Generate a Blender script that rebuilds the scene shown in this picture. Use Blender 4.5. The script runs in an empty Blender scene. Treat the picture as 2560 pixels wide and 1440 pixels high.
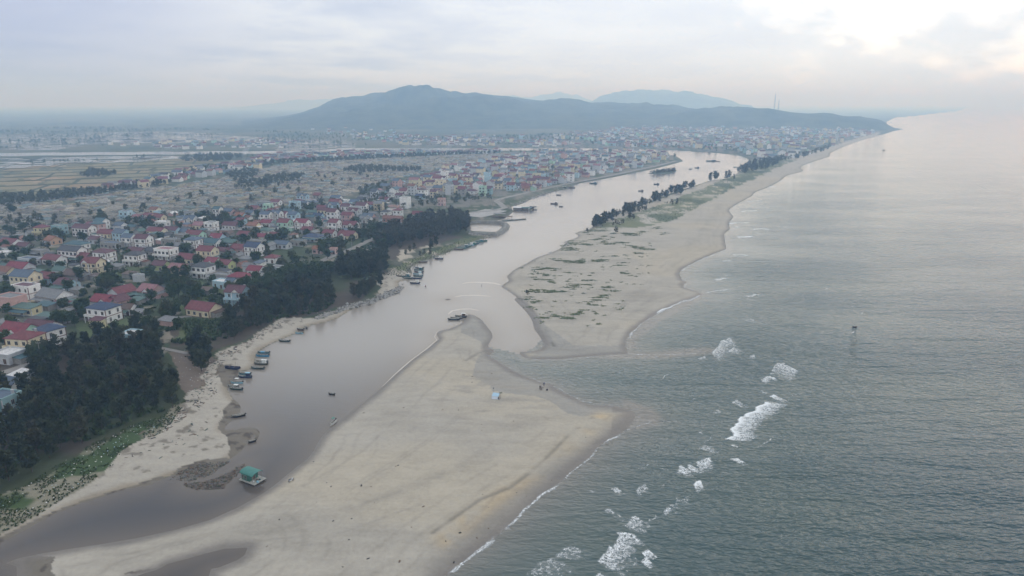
import bpy, math, random
import numpy as np
from mathutils import Vector, noise as mnoise

S = bpy.context.scene
COL = S.collection
# ------------------------------------------------------------------ camera
CAM_H = 100.0
FPX = 2560 * 24.0 / 36.0                 # focal length in pixels of the 2560 px photograph
PITCH = math.atan(462.0 / FPX)
cam_data = bpy.data.cameras.new("camera")
cam_data.lens = 24.0
cam_data.sensor_width = 36.0
cam_data.clip_start = 1.0
cam_data.clip_end = 120000.0
cam = bpy.data.objects.new("camera", cam_data)
cam.location = (0, 0, CAM_H)
cam.rotation_euler = (math.pi / 2 - PITCH, 0, 0)
COL.objects.link(cam)
S.camera = cam

# ------------------------------------------------------------------ light, sky, exposure
SUN_EL, SUN_AZ = math.radians(25), math.radians(34)      # azimuth clockwise from +Y
w = bpy.data.worlds.new("World")
S.world = w
w.use_nodes = True
def world_nodes():
    nt = w.node_tree
    N = nt.nodes; L = nt.links
    N.clear()
    def nd(t, **k):
        n = N.new(t)
        for a, b in k.items(): setattr(n, a, b)
        return n
    def math_(op, a, b=None, c=None, clamp=False):
        n = nd('ShaderNodeMath', operation=op, use_clamp=clamp)
        for i, x in enumerate((a, b, c)):
            if x is None: continue
            if isinstance(x, (int, float)): n.inputs[i].default_value = x
            else: L.new(x, n.inputs[i])
        return n.outputs[0]
    def mix(f, a, b):
        n = nd('ShaderNodeMix', data_type='RGBA')
        for i, x in ((0, f), (6, a), (7, b)):
            if isinstance(x, (int, float)): n.inputs[i].default_value = x
            elif isinstance(x, tuple): n.inputs[i].default_value = (*x, 1)
            else: L.new(x, n.inputs[i])
        return n.outputs[2]
    def noise(vec, scale, detail, rough=0.55, dist=0.0):
        n = nd('ShaderNodeTexNoise'); n.inputs['Scale'].default_value = scale
        n.inputs['Detail'].default_value = detail; n.inputs['Roughness'].default_value = rough
        n.inputs['Distortion'].default_value = dist
        L.new(vec, n.inputs['Vector']); return n.outputs[0]
    def ss(x, a, b):
        n = nd('ShaderNodeMapRange', interpolation_type='SMOOTHSTEP')
        n.inputs[1].default_value = a; n.inputs[2].default_value = b
        L.new(x, n.inputs[0]); return n.outputs[0]
    tc = nd('ShaderNodeTexCoord')
    sep = nd('ShaderNodeSeparateXYZ'); L.new(tc.outputs['Generated'], sep.inputs[0])
    X, Y, Z = sep.outputs
    zc = math_('MAXIMUM', Z, 0.0)
    # clouds lie on a high flat layer, so they flatten towards the horizon
    den = math_('ADD', zc, 0.10)
    cx = math_('DIVIDE', X, den); cy = math_('DIVIDE', Y, den)
    comb = nd('ShaderNodeCombineXYZ'); L.new(cx, comb.inputs[0]); L.new(cy, comb.inputs[1])
    V = comb.outputs[0]
    n1 = noise(V, 0.55, 6, 0.52, 0.3)
    n2 = noise(V, 1.6, 7, 0.6, 0.2)
    sky = nd('ShaderNodeTexSky', sky_type='NISHITA')
    sky.sun_disc = False
    sky.sun_elevation = SUN_EL
    sky.sun_rotation = SUN_AZ
    sky.air_density = 1.0; sky.dust_density = 3.0
    # overcast: the deck grows brighter with height, as an overcast sky does
    up = ss(Z, 0.02, 0.40)
    base = mix(up, (8.3, 9.1, 10.3), (10.2, 10.7, 11.5))
    dark = mix(up, (5.5, 6.35, 8.4), (7.6, 8.4, 9.8))
    t = ss(math_('ADD', math_('MULTIPLY', n1, 0.7), math_('MULTIPLY', n2, 0.3)), 0.38, 0.60)
    cloud = mix(t, dark, base)
    # the cloud deck thins towards the low sun: brighter and warmer there
    sd = (math.sin(SUN_AZ) * math.cos(SUN_EL), math.cos(SUN_AZ) * math.cos(SUN_EL), math.sin(SUN_EL))
    dot = nd('ShaderNodeVectorMath', operation='DOT_PRODUCT'); L.new(tc.outputs['Generated'], dot.inputs[0]); dot.inputs[1].default_value = sd
    D = dot.outputs['Value']
    glow = ss(D, 0.60, 0.93)
    cloud2 = mix(math_('MULTIPLY', glow, 0.65), cloud, (10.4, 11.1, 12.0))
    # blue-grey weather towards the left
    dl = nd('ShaderNodeVectorMath', operation='DOT_PRODUCT'); L.new(tc.outputs['Generated'], dl.inputs[0]); dl.inputs[1].default_value = (-0.66, 0.74, 0.10)
    left = ss(dl.outputs['Value'], 0.90, 1.0)
    cloud3 = mix(math_('MULTIPLY', left, 0.75), cloud2, (4.5, 5.2, 7.9))
    # gap in the deck beside the sun: the clear bright sky shows through
    mp = nd('ShaderNodeMapping'); mp.inputs['Scale'].default_value = (1.0, 1.0, 2.1); L.new(tc.outputs['Generated'], mp.inputs[0])
    n3 = noise(mp.outputs[0], 7.0, 7, 0.58, 0.25)
    g = math_('ADD', D, math_('MULTIPLY', math_('SUBTRACT', n3, 0.5), 0.25))
    hole = ss(g, 0.916, 0.955)
    bright = nd('ShaderNodeMix', data_type='RGBA', blend_type='MIX')
    bright.inputs[0].default_value = 0.95
    L.new(sky.outputs[0], bright.inputs[6]); bright.inputs[7].default_value = (13.2, 13.8, 14.0, 1)
    allc = mix(hole, cloud3, bright.outputs[2])
    bg = nd('ShaderNodeBackground'); L.new(allc, bg.inputs[0]); bg.inputs[1].default_value = 0.10
    out = nd('ShaderNodeOutputWorld'); L.new(bg.outputs[0], out.inputs[0])
world_nodes()
sun = bpy.data.lights.new("sun", 'SUN')
sun.energy = 0.5
sun.angle = math.radians(80)
sun.color = (1.0, 0.94, 0.87)
sun_o = bpy.data.objects.new("sun", sun)
sdir = Vector((math.sin(SUN_AZ) * math.cos(SUN_EL), math.cos(SUN_AZ) * math.cos(SUN_EL), math.sin(SUN_EL)))
sun_o.rotation_euler = (-sdir).to_track_quat('-Z', 'Y').to_euler()
sun_o.location = (200, 200, 280)
COL.objects.link(sun_o)
S.view_settings.view_transform = 'Standard'
S.view_settings.look = 'None'
S.view_settings.exposure = 0.0
S.view_settings.gamma = 1.0
S.view_settings.use_curve_mapping = False
S.render.engine = 'CYCLES'
S.cycles.use_denoising = True
S.cycles.max_bounces = 10
S.cycles.diffuse_bounces = 2
S.cycles.glossy_bounces = 2
S.cycles.volume_bounces = 6
S.cycles.transparent_max_bounces = 24
S.cycles.caustics_reflective = False
S.cycles.caustics_refractive = False

# ------------------------------------------------------------------ helpers
CP, SP = math.cos(PITCH), math.sin(PITCH)
def G(u, v, z=0.0):
    """A point of the photograph (2560 px wide) as the place on the level z."""
    x, y = u - 1280.0, 720.0 - v
    dz = y * CP - FPX * SP
    t = (z - CAM_H) / dz
    return (x * t, (FPX * CP + y * SP) * t)
def Gs(pts, z=0.0):
    return np.array([G(u, v, z) for u, v in pts])
def pxm(x, y, z=0.0):
    """photograph pixels per metre at a place"""
    return FPX / ((y * CP) + (CAM_H - z) * SP)
def inside(P, poly):
    """even-odd test of points P (n,2) in polygon (m,2)"""
    x, y = P[:, 0], P[:, 1]
    r = np.zeros(len(P), bool)
    n = len(poly)
    for i in range(n):
        x1, y1 = poly[i]; x2, y2 = poly[(i + 1) % n]
        if y1 == y2: continue
        c = ((y1 > y) != (y2 > y)) & (x < (x2 - x1) * (y - y1) / (y2 - y1) + x1)
        r ^= c
    return r
def dist_lines(P, lines):
    """distance of points to the nearest of the polylines"""
    d = np.full(len(P), 1e12)
    for ln in lines:
        for i in range(len(ln) - 1):
            a, b = ln[i], ln[i + 1]
            ab = b - a
            L2 = float(ab @ ab)
            if L2 == 0: continue
            t = np.clip(((P[:, 0] - a[0]) * ab[0] + (P[:, 1] - a[1]) * ab[1]) / L2, 0, 1)
            q = (P[:, 0] - a[0] - t * ab[0]) ** 2 + (P[:, 1] - a[1] - t * ab[1]) ** 2
            np.minimum(d, q, out=d)
    return np.sqrt(d)
_rs = np.random.RandomState(11)
_perm = _rs.rand(512, 512)
def vnoise(x, y):
    """smooth value noise on arrays"""
    xi = np.floor(x).astype(int); yi = np.floor(y).astype(int)
    fx = x - xi; fy = y - yi
    fx = fx * fx * (3 - 2 * fx); fy = fy * fy * (3 - 2 * fy)
    a = _perm[xi & 511, yi & 511]; b = _perm[(xi + 1) & 511, yi & 511]
    c = _perm[xi & 511, (yi + 1) & 511]; d = _perm[(xi + 1) & 511, (yi + 1) & 511]
    return (a * (1 - fx) + b * fx) * (1 - fy) + (c * (1 - fx) + d * fx) * fy
def fbm(x, y, o=4):
    s = 0; a = 0.5; t = 0
    for k in range(o):
        s = s + a * vnoise(x * 2 ** k + 17.3 * k, y * 2 ** k - 9.1 * k); t += a; a *= 0.5
    return s / t
def sstep(x, a, b):
    t = np.clip((x - a) / (b - a), 0, 1)
    return t * t * (3 - 2 * t)
def link(name, me, mat=None, parent=None):
    o = bpy.data.objects.new(name, me)
    COL.objects.link(o)
    if mat is not None:
        for m in (mat if isinstance(mat, (list, tuple)) else (mat,)):
            if me.materials.find(m.name) < 0: me.materials.append(m)
    if parent is not None: o.parent = parent
    return o
def mesh_np(name, V, F, smooth=False, mi=None):
    """mesh from arrays; F is (n,3) or (n,4)"""
    V = np.asarray(V, np.float32); F = np.asarray(F, np.int32)
    me = bpy.data.meshes.new(name)
    k = F.shape[1]
    me.vertices.add(len(V)); me.loops.add(F.size); me.polygons.add(len(F))
    me.vertices.foreach_set("co", V.ravel())
    me.loops.foreach_set("vertex_index", F.ravel())
    me.polygons.foreach_set("loop_start", np.arange(0, F.size, k, dtype=np.int32))
    me.polygons.foreach_set("loop_total", np.full(len(F), k, np.int32))
    if smooth: me.polygons.foreach_set("use_smooth", np.ones(len(F), bool))
    if mi is not None: me.polygons.foreach_set("material_index", np.asarray(mi, np.int32))
    me.update(calc_edges=True)
    return me
def attr_f(me, name, a):
    at = me.attributes.new(name, 'FLOAT', 'POINT'); at.data.foreach_set("value", np.asarray(a, np.float32))
def attr_c(me, name, rgb):
    at = me.attributes.new(name, 'FLOAT_COLOR', 'POINT')
    c = np.ones((len(rgb), 4), np.float32); c[:, :3] = rgb
    at.data.foreach_set("color", c.ravel())
def tag(o, label=None, cat=None, group=None, kind=None):
    if label: o["label"] = label
    if cat: o["category"] = cat
    if group: o["group"] = group
    if kind: o["kind"] = kind
    return o
class NT:
    """small helper for building a material's nodes"""
    def __init__(self, name):
        self.m = bpy.data.materials.new(name); self.m.use_nodes = True
        self.t = self.m.node_tree; self.N = self.t.nodes; self.L = self.t.links
        self.b = self.N['Principled BSDF']; self.out = self.N['Material Output']
    def nd(self, t, **k):
        n = self.N.new(t)
        for a, b in k.items(): setattr(n, a, b)
        return n
    def put(self, s, x):
        if isinstance(x, (int, float)): s.default_value = x
        elif isinstance(x, tuple): s.default_value = (*x, 1) if len(x) == 3 and s.type == 'RGBA' else x
        else: self.L.new(x, s)
    def math(self, op, a, b=None, clamp=False):
        n = self.nd('ShaderNodeMath', operation=op, use_clamp=clamp)
        self.put(n.inputs[0], a)
        if b is not None: self.put(n.inputs[1], b)
        return n.outputs[0]
    def mix(self, f, a, b, blend='MIX'):
        n = self.nd('ShaderNodeMix', data_type='RGBA', blend_type=blend)
        self.put(n.inputs[0], f); self.put(n.inputs[6], a); self.put(n.inputs[7], b)
        return n.outputs[2]
    def co(self, scale=(1, 1, 1), rot=0.0):
        g = self.nd('ShaderNodeNewGeometry')
        mp = self.nd('ShaderNodeMapping'); mp.inputs['Scale'].default_value = scale; mp.inputs['Rotation'].default_value = (0, 0, rot)
        self.L.new(g.outputs['Position'], mp.inputs[0]); return mp.outputs[0]
    def noise(self, vec, scale, detail=4, rough=0.55, dist=0.0):
        n = self.nd('ShaderNodeTexNoise'); n.inputs['Scale'].default_value = scale
        n.inputs['Detail'].default_value = detail; n.inputs['Roughness'].default_value = rough; n.inputs['Distortion'].default_value = dist
        if vec is not None: self.L.new(vec, n.inputs['Vector'])
        return n.outputs[0]
    def ramp(self, x, a, b, lo=0.0, hi=1.0):
        n = self.nd('ShaderNodeMapRange', interpolation_type='SMOOTHSTEP')
        n.inputs[1].default_value = a; n.inputs[2].default_value = b; n.inputs[3].default_value = lo; n.inputs[4].default_value = hi
        self.put(n.inputs[0], x); return n.outputs[0]
    def attr(self, name, col=False):
        n = self.nd('ShaderNodeAttribute', attribute_name=name)
        return n.outputs['Color'] if col else n.outputs['Fac']
    def bump(self, h, dist=0.1, strength=1.0):
        n = self.nd('ShaderNodeBump'); n.inputs['Distance'].default_value = dist; self.put(n.inputs['Strength'], strength)
        self.L.new(h, n.inputs['Height']); self.L.new(n.outputs[0], self.b.inputs['Normal']); return n
    def set(self, **k):
        for a, x in k.items():
            self.put(self.b.inputs[a.replace('_', ' ')], x)
        return self.m

# ------------------------------------------------------------------ coast lines (photograph points on the water level)
NEAR = [(1170,785),(1167,796),(1150,811),(1124,822),(1104,826),(1093,831),(1091,838),(1098,847),(1072,870),(1026,903),(993,933),(960,964),(905,1009),(880,1029),(849,1052),
 (831,1067),(813,1081),(802,1096),(793,1110),(784,1128),(768,1148),(741,1168),(713,1191),(686,1213),(661,1231),(644,1241),(594,1269),(525,1300),
 (437,1325),(344,1345),(250,1361),(175,1372),(109,1383),(41,1397),(14,1408),(41,1416),(42,1440),(60,1520),(40,1700),
 (1000,1700),(1040,1500),(1120,1440),(1160,1405),(1200,1375),(1247,1336),(1291,1297),(1309,1275),(1350,1240),(1381,1220),(1403,1203),(1437,1171),(1472,1145),(1497,1115),(1537,1092),
 (1569,1070),(1585,1050),(1589,1038),(1582,1030),(1569,1023),(1528,1014),(1481,1014),(1456,1006),(1419,987),(1386,969),(1380,961),(1354,956),(1314,942),(1275,923),(1249,906),(1222,890),
 (1219,877),(1222,860),(1232,843),(1229,831),(1216,814),(1203,798),(1186,789)]
POND = [(619,1369),(562,1372),(516,1383),(469,1397),(422,1409),(391,1425),(359,1434),(330,1445),(260,1520),(240,1640),(480,1640),(510,1500),(522,1440),(528,1422),(547,1419),(594,1400),(612,1387)]
FAR = [(-1600,390),(-500,387),(0,383),(330,380),(620,378),(720,377),(900,371),(1100,370),(1431,371),(1512,371),(1606,373),(1700,377),(1794,383),(1850,389),(1872,398),(1869,409),(1856,422),(1841,436),
 (1809,447),(1778,450),(1747,461),(1684,480),(1637,499),(1591,511),(1559,527),(1512,543),(1487,558),(1483,567),(1466,576),(1437,583),(1447,589),(1441,595),(1409,605),
 (1416,609),(1400,622),(1375,633),(1341,644),(1316,659),(1284,675),(1267,691),(1273,702),(1252,716),(1275,731),(1297,747),(1309,764),(1325,781),(1334,803),(1337,824),(1354,841),(1364,860),
 (1350,874),(1337,878),(1301,880),(1298,885),(1314,895),(1347,898),(1396,898),(1452,892),(1518,887),(1570,884),(1565,870),(1565,851),(1573,837),(1600,811),(1636,788),(1665,772),(1698,757),
 (1731,747),(1757,737),(1747,731),(1724,724),(1710,719),(1708,713),(1718,705),(1705,700),(1698,687),(1700,679),(1706,672),(1747,650),(1787,634),(1816,623),(1812,603),(1811,584),(1825,572),(1822,562),
 (1825,553),(1834,542),(1823,528),(1825,521),(1850,506),(1881,489),(1887,481),(1919,469),(1950,453),(1966,439),(2000,431),(2011,426),(1999,420),(2009,413),(2046,400),(2076,391),(2073,384),
 (2103,369),(2153,351),(2204,337),(2237,327),(2255,324),(2262,322),(2234,319),(2217,310),(2217,304),(2237,295),(2288,290),(2338,284),(2399,277),(2430,266),(2420,263.5),(-1600,263.5)]
MAIN = [(-1600,1500),(-60,1380),(0,1357),(41,1336),(94,1308),(141,1283),(194,1261),(250,1244),(312,1223),(375,1212),(422,1191),(453,1183),(478,1178),(470,1190),(458,1199),(484,1200),(531,1184),(562,1159),(594,1134),
 (609,1122),(620,1108),(628,1096),(634,1086),(638,1098),(636,1108),(645,1094),(650,1081),(641,1071),(622,1069),(594,1074),(566,1077),(560,1069),(572,1058),(587,1047),(600,1031),(602,1019),(598,1010),(582,996),(574,984),(567,970),(570,964),(581,957),
 (598,944),(590,938),(597,931),(618,926),(631,921),(639,911),(638,898),(641,887),(648,877),(663,868),(681,859),(701,850),(741,833),(761,817),(817,805),(846,794),(870,779),(892,766),(921,760),(960,743),(985,735),(1000,726),
 (997,716),(995,705),(1010,700),(1019,699),(1028,690),(1030,681),(1025,670),(1041,660),(1069,649),(1106,636),(1141,622),(1194,606),(1216,593),(1237,590),(1259,579),(1270,566),(1268,558),(1248,556),
 (1238,552),(1262,546),(1274,537),(1284,528),(1275,517),(1299,511),(1325,499),(1331,494),(1375,481),(1419,472),(1444,459),(1512,447),(1553,439),(1591,431),(1637,422),(1687,409),(1708,403),(1700,396),
 (1681,388),(1637,384),(1575,380),(1512,377),(1431,376),(1200,376),(1100,377),(1000,379),(905,378),(800,382),(625,385),(328,386.5),(0,390),(-500,395),(-1600,399)]
ISLE = [(1618,434),(1640,429),(1690,423),(1692,429),(1675,435),(1640,437)]
MUD = [(457,1209),(481,1207),(512,1202),(547,1192),(578,1177),(600,1164),(616,1155),(612,1165),(600,1180),(581,1200),(556,1223),(520,1225),(484,1223),(462,1216)]
BAR = [(1109,749.5),(1119,746.5),(1130,748),(1128,750),(1115,751)]
FPOND = [(1173,561),(1200,559),(1250,561),(1257,566),(1250,573),(1240,580),(1212,579),(1175,577)]
def close(p): return np.vstack([p, p[:1]])
Z0 = 1.0                                  # level of the flat land above the water
wNEAR, wPOND, wFAR, wMAIN, wISLE, wMUD, wBAR, wFPOND = [Gs(p) for p in (NEAR, POND, FAR, MAIN, ISLE, MUD, BAR, FPOND)]
COAST = [close(p) for p in (wNEAR, wPOND, wFAR, wMAIN, wISLE, wMUD, wBAR, wFPOND)]
def is_land(P):
    return ((inside(P, wNEAR) & ~inside(P, wPOND)) | inside(P, wFAR) | (inside(P, wMAIN) & ~inside(P, wFPOND)) | inside(P, wISLE) | inside(P, wMUD) | inside(P, wBAR))
def zn(pts): return Gs(pts, Z0)
# ------------------------------------------------------------------ ground
def polar_grid(nc, nr, az0, az1, v_top=263.6, r_near=92.0):
    az = np.linspace(math.radians(az0), math.radians(az1), nc)
    d0 = math.atan(CAM_H / r_near); d1 = math.atan((v_top - 258.0) / FPX)
    t = np.linspace(math.tan(d0 - PITCH), math.tan(d1 - PITCH), nr)
    r = CAM_H / np.tan(np.arctan(t) + PITCH)
    R, A = np.meshgrid(r, az, indexing='ij')
    return (R * np.sin(A)).ravel(), (R * np.cos(A)).ravel(), R.ravel()
def grid_faces(nr, nc):
    i = np.arange(nr - 1)[:, None] * nc + np.arange(nc - 1)[None, :]
    i = i.ravel()
    return np.stack([i, i + nc, i + nc + 1, i + 1], 1)[:, ::-1]
def cut(F, keep, n):
    F = F[keep]; used = np.zeros(n, bool); used[F.ravel()] = True
    m = np.cumsum(used) - 1
    return m[F], used

SAND = np.array((0.372, 0.345, 0.295))
C = lambda *a: np.array(a)
GRASS_STRIP = [(-80,1400),(0,1330),(94,1282),(172,1232),(219,1206),(285,1160),(300,1128),(344,1100),(402,1087),(428,1056),(470,1000),(440,1010),(400,1045),(330,1062),(230,1112),(150,1160),(60,1215),(-80,1260)]
BEACH = [(-80,1400),(0,1326),(94,1279),(172,1230),(219,1204),(281,1160),(300,1130),(344,1101),(400,1087),(424,1058),(462,1006),(470,985),(505,960),(500,938),(512,930),(528,905),(545,882),(583,866),(620,845),(667,817),(690,802),(714,790),(745,797),(799,795),(838,783),(872,768),(880,800),(700,900),(640,1000),(680,1100),(500,1300),(100,1400),(-60,1440)]
PADDY = [(-900,500),(-900,420),(0,412),(250,402),(470,396),(560,404),(545,415),(470,440),(400,450),(290,462),(200,478),(60,490),(0,497)]
GRAVES = [(-500,520),(0,506),(190,488),(330,478),(440,462),(560,446),(620,430),(700,412),(850,402),(1000,394),(1130,388),(1290,383),(1330,392),(1250,402),(1120,418),(1060,432),(960,452),(900,478),(850,492),(700,512),(600,520),(470,532),(390,548),(240,566),(120,580),(0,596),(-500,640)]
FOREST = [(-300,1300),(-300,900),(0,905),(60,872),(140,872),(230,862),(330,832),(400,850),(430,905),(470,950),(470,1002),(440,1030),(330,1062),(230,1112),(150,1155),(60,1215),(0,1250)]
BELT = [(430,880),(425,820),(520,780),(600,740),(690,700),(730,690),(830,672),(840,640),(950,640),(965,680),(955,715),(900,748),(850,765),(800,788),(700,802),(620,842),(560,868),(510,890)]
GROVE = [(925,640),(930,605),(1000,575),(1080,545),(1150,540),(1172,560),(1172,590),(1100,606),(1040,625),(980,650)]
BANKG = [(950,690),(1000,660),(1060,635),(1140,605),(1215,585),(1240,592),(1150,625),(1070,652),(1025,672),(1015,685)]
SPITG = [(1480,566),(1487,556),(1544,547),(1606,527),(1700,493),(1762,468),(1800,450),(1845,434),(1872,415),(1900,400),(1960,395),(1990,400),(1935,422),(1905,437),(1872,452),(1809,483),(1731,524),(1687,550),(1606,567),(1540,574)]
TOWN = [(1210,395),(1330,380),(1600,378),(1690,392),(1620,422),(1500,445),(1430,463),(1330,490),(1240,510),(1150,520),(1000,520),(900,500),(960,470),(1060,440)]
FARTOWN = [(1300,370),(1000,365),(1300,345),(1500,322),(1700,302),(1900,300),(2100,318),(2210,328),(2100,360),(1990,395),(1900,402),(1850,386),(1700,374)]
MUDS = [[(545,915),(575,918),(602,925),(605,940),(590,962),(560,965),(548,945)],
        [(552,1030),(552,1072),(574,1103),(578,1125),(572,1146),(500,1154),(447,1171),(420,1191),(470,1230),(600,1210),(680,1100),(660,1050),(612,1030),(606,1000),(590,990)],
        [(0,1440),(0,1385),(90,1387),(140,1392),(135,1415),(150,1440),(120,1480)],
        [(300,1440),(390,1418),(480,1390),(560,1372),(620,1367),(600,1395),(500,1420)],
        [(-50,1290),(-50,1500),(100,1330),(194,1268),(312,1230),(420,1200),(400,1190),(300,1222),(180,1260),(90,1300),(0,1345)]]
WETS = [[(1203,877),(1186,903),(1180,936),(1205,950),(1222,956),(1230,975),(1288,982),(1337,987),(1370,998),(1396,1013),(1419,1030),(1460,1040),(1520,1030),(1590,1020),(1390,950),(1230,880)],
        [(1170,780),(1150,830),(1200,850),(1215,880),(1245,880),(1245,820)],
        [(1355,870),(1380,850),(1420,862),(1480,862),(1540,860),(1580,850),(1580,900),(1300,905)],
        [(1300,745),(1330,775),(1372,815),(1440,865),(1360,880),(1330,820)]]
YELLOW = [(1120,1345),(1200,1276),(1262,1235),(1325,1200),(1387,1152),(1450,1088),(1506,1036)]
SCARP = [(1080,1330),(1200,1247),(1275,1217),(1350,1158),(1415,1092),(1450,1064),(1480,1042)]
SCARP2 = [(1297,745),(1318,762),(1345,790),(1358,815),(1372,842),(1385,862)]
SCARP3 = [(1165,900),(1195,880),(1222,872)]
DARKB = [(1100,1415),(1200,1332),(1278,1263),(1341,1214),(1403,1177),(1466,1127),(1528,1083),(1570,1048)]
ROADS = {  # centre line, width in metres
 'road': ([(700,702),(730,686),(780,664),(830,640),(880,622),(930,598),(985,573),(1040,560)], 5.0),
 'lane': ([(1040,560),(1085,547),(1170,532),(1235,527),(1262,519),(1250,509),(1240,503),(1255,496),(1330,479),(1410,461),(1440,455),(1520,440),(1640,415),(1690,402)], 6.0),
 'yard': ([(1175,541),(1205,535),(1240,525)], 22.0),
}
PATHS = {
 'path_a': ([(-60,960),(0,935),(60,915),(110,893)], 4.5),
 'path_b': ([(140,815),(175,805),(205,797),(225,792)], 1.6),
 'path_c': ([(330,832),(345,822),(380,808),(420,796),(480,790)], 3.2),
 'path_d': ([(405,752),(440,757),(480,762),(530,770)], 1.8),
 'path_e': ([(310,757),(350,752),(410,744)], 2.6),
 'path_f': ([(400,870),(440,878),(470,884)], 2.2),
}
ZONES = {}
GREENS = [(1285,-1)]
rpat = random.Random(5)
VEGP = []   # (u, v, half width px, half height px, density) low plants on the far spit
for (u, v, a, b) in [(1400,617,30,5),(1440,607,26,5),(1470,612,18,4),(1430,622,22,4),(1540,608,34,5),(1585,618,22,4),(1615,625,20,3),(1500,600,20,4),(1425,655,30,4),(1470,652,26,4),(1500,652,16,3),(1395,650,14,3),
  (1355,672,22,4),(1380,673,14,3),(1365,688,16,5),(1340,696,10,3),(1375,703,14,4),(1420,683,7,3),(1478,686,7,4),(1470,702,12,2),(1550,665,10,2),(1565,682,12,1.5),(1558,656,8,2),(1535,640,10,2),(1590,632,12,2),
  (1430,722,14,4),(1450,712,18,3),(1345,728,26,4),(1385,728,26,3),(1320,745,10,5),(1340,755,10,4),(1510,718,14,3),(1530,726,12,3),(1512,737,10,3),(1500,742,10,2),(1490,750,10,3),(1475,757,8,3),(1482,762,8,2),
  (1452,778,12,4),(1430,786,10,2),(1420,797,13,4),(1390,791,10,2),(1440,783,6,2),(1320,770,6,3),(1360,795,10,1.5),(1490,575,26,4),(1560,585,40,4),(1610,580,12,3),(1470,582,16,4),(1660,585,12,3),(1650,570,14,3),(1520,592,12,2)]:
    VEGP.append((u, v, a, b))

def terrain_fields(X, Y, R):
    P = np.stack([X, Y], 1)
    n = len(X)
    jit = (fbm(X * 0.09, Y * 0.09, 3) - 0.5)
    jit2 = (fbm(X * 0.09 + 40, Y * 0.09 + 11, 3) - 0.5)
    amp = np.minimum(14.0, 4.0 + R * 0.012)
    Q = P + np.stack([jit, jit2], 1) * amp[:, None]
    land = is_land(P)
    sd = dist_lines(P, COAST) * np.where(land, 1, -1)
    return P, Q, land, sd
def zone(Q, poly): return inside(Q, zn(poly))
def ground_z(sd, X, Y, beachy):
    """height of the ground from the distance to the water's edge"""
    s = np.where(beachy, 0.075, 0.16)
    z = np.clip(sd * s, -1.6, 1.0)
    pos = sd > 0
    z = np.where(pos, Z0 * (1 - np.exp(-sd * s / Z0)), z)
    return z

NC, NR = 1000, 580
gx, gy, gr = polar_grid(NC, NR, -54, 52)
P, Q, land, sd = terrain_fields(gx, gy, gr)
near_m = inside(P, Gs([(-400,1700),(-200,1420),(200,1390),(650,1255),(800,1110),(1040,900),(1140,770),(1230,790),(1260,880),(1400,950),(1700,1000),(1700,1100),(1100,1700)]))
far_land = inside(P, wFAR)
main_m = inside(P, wMAIN)
gz = ground_z(sd, gx, gy, ~main_m)
# dunes and swells of the sand
dun = fbm(gx * 0.035 + 3, gy * 0.06, 4) - 0.5
inl = sstep(sd, 2, 14)
gz = gz + np.where(main_m, 0.15, 0.75) * dun * inl + 0.25 * (fbm(gx * 0.16, gy * 0.22, 3) - 0.5) * inl * ~main_m
# colours
rgb = np.tile(C(0.085, 0.10, 0.062), (n_ := len(gx), 1))
n1 = fbm(gx * 0.03, gy * 0.03, 4); n2 = fbm(gx * 0.11 + 5, gy * 0.11, 3); n3 = fbm(gx * 0.008 + 9, gy * 0.008, 4)
def paint(m, col, a=1.0):
    a = np.broadcast_to(np.asarray(a, float), (n_,))
    k = (a * m)[:, None]
    rgb[:] = rgb * (1 - k) + np.asarray(col) * k
# far plain: fields in stripes and patches
paint(n3 > 0.55, C(0.115, 0.11, 0.075), 0.8)
paint(n3 < 0.45, C(0.042, 0.06, 0.042), 0.85)
vil = main_m & (gr < 1500)
paint(vil, C(0.095, 0.10, 0.072))
paint(vil, C(0.050, 0.070, 0.033), sstep(n1, 0.36, 0.48))
paint(vil, C(0.22, 0.195, 0.155), sstep(n2, 0.62, 0.74))
m = zone(Q, TOWN); paint(m, C(0.17, 0.16, 0.135)); paint(m, C(0.07, 0.09, 0.05), sstep(n2, 0.5, 0.62))
m = zone(Q, FARTOWN); paint(m, C(0.15, 0.14, 0.12)); paint(m, C(0.05, 0.07, 0.045), sstep(n2, 0.45, 0.55))
m = zone(Q, GRAVES); paint(m, C(0.175, 0.165, 0.14)); paint(m, C(0.07, 0.085, 0.055), sstep(n2, 0.40, 0.56)); paint(m, C(0.33, 0.29, 0.225), sstep(n1, 0.60, 0.70))
m = inside(P, zn(PADDY)); 
ang = 0.35
ux = gx * math.cos(ang) + gy * math.sin(ang); uy = -gx * math.sin(ang) + gy * math.cos(ang)
cell = np.floor(ux / 95 + 0.4 * np.floor(uy / 60)) * 7.7 + np.floor(uy / 60) * 3.1
cv = np.modf(np.abs(np.sin(cell * 12.9898) * 43758.5453))[0]
paint(m, C(0.245, 0.185, 0.115)); paint(m, C(0.20, 0.175, 0.11), cv > 0.6); paint(m, C(0.29, 0.21, 0.13), cv < 0.25)
paint(m, C(0.19, 0.185, 0.11), 0.6 * (fbm(gx * 0.006, gy * 0.006, 2) > 0.58))
for lw, per, q in ((4.0, 95, ux + 38 * np.floor(uy / 60)), (5.0, 60, uy)):
    paint(m, C(0.07, 0.085, 0.045), (np.abs((q / per) % 1.0 - 0.5) > 0.5 - lw * 1.5 / per / 2) * 0.9)
m = zone(Q, FOREST) | zone(Q, BELT) | zone(Q, GROVE)
paint(m, C(0.075, 0.062, 0.048)); paint(m, C(0.05, 0.062, 0.032), sstep(n1, 0.5, 0.6))
m = zone(Q, [(430,880),(470,870),(520,880),(530,905),(512,935),(500,962),(470,985),(455,970),(440,930)]); paint(m, C(0.16, 0.13, 0.105))
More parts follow.
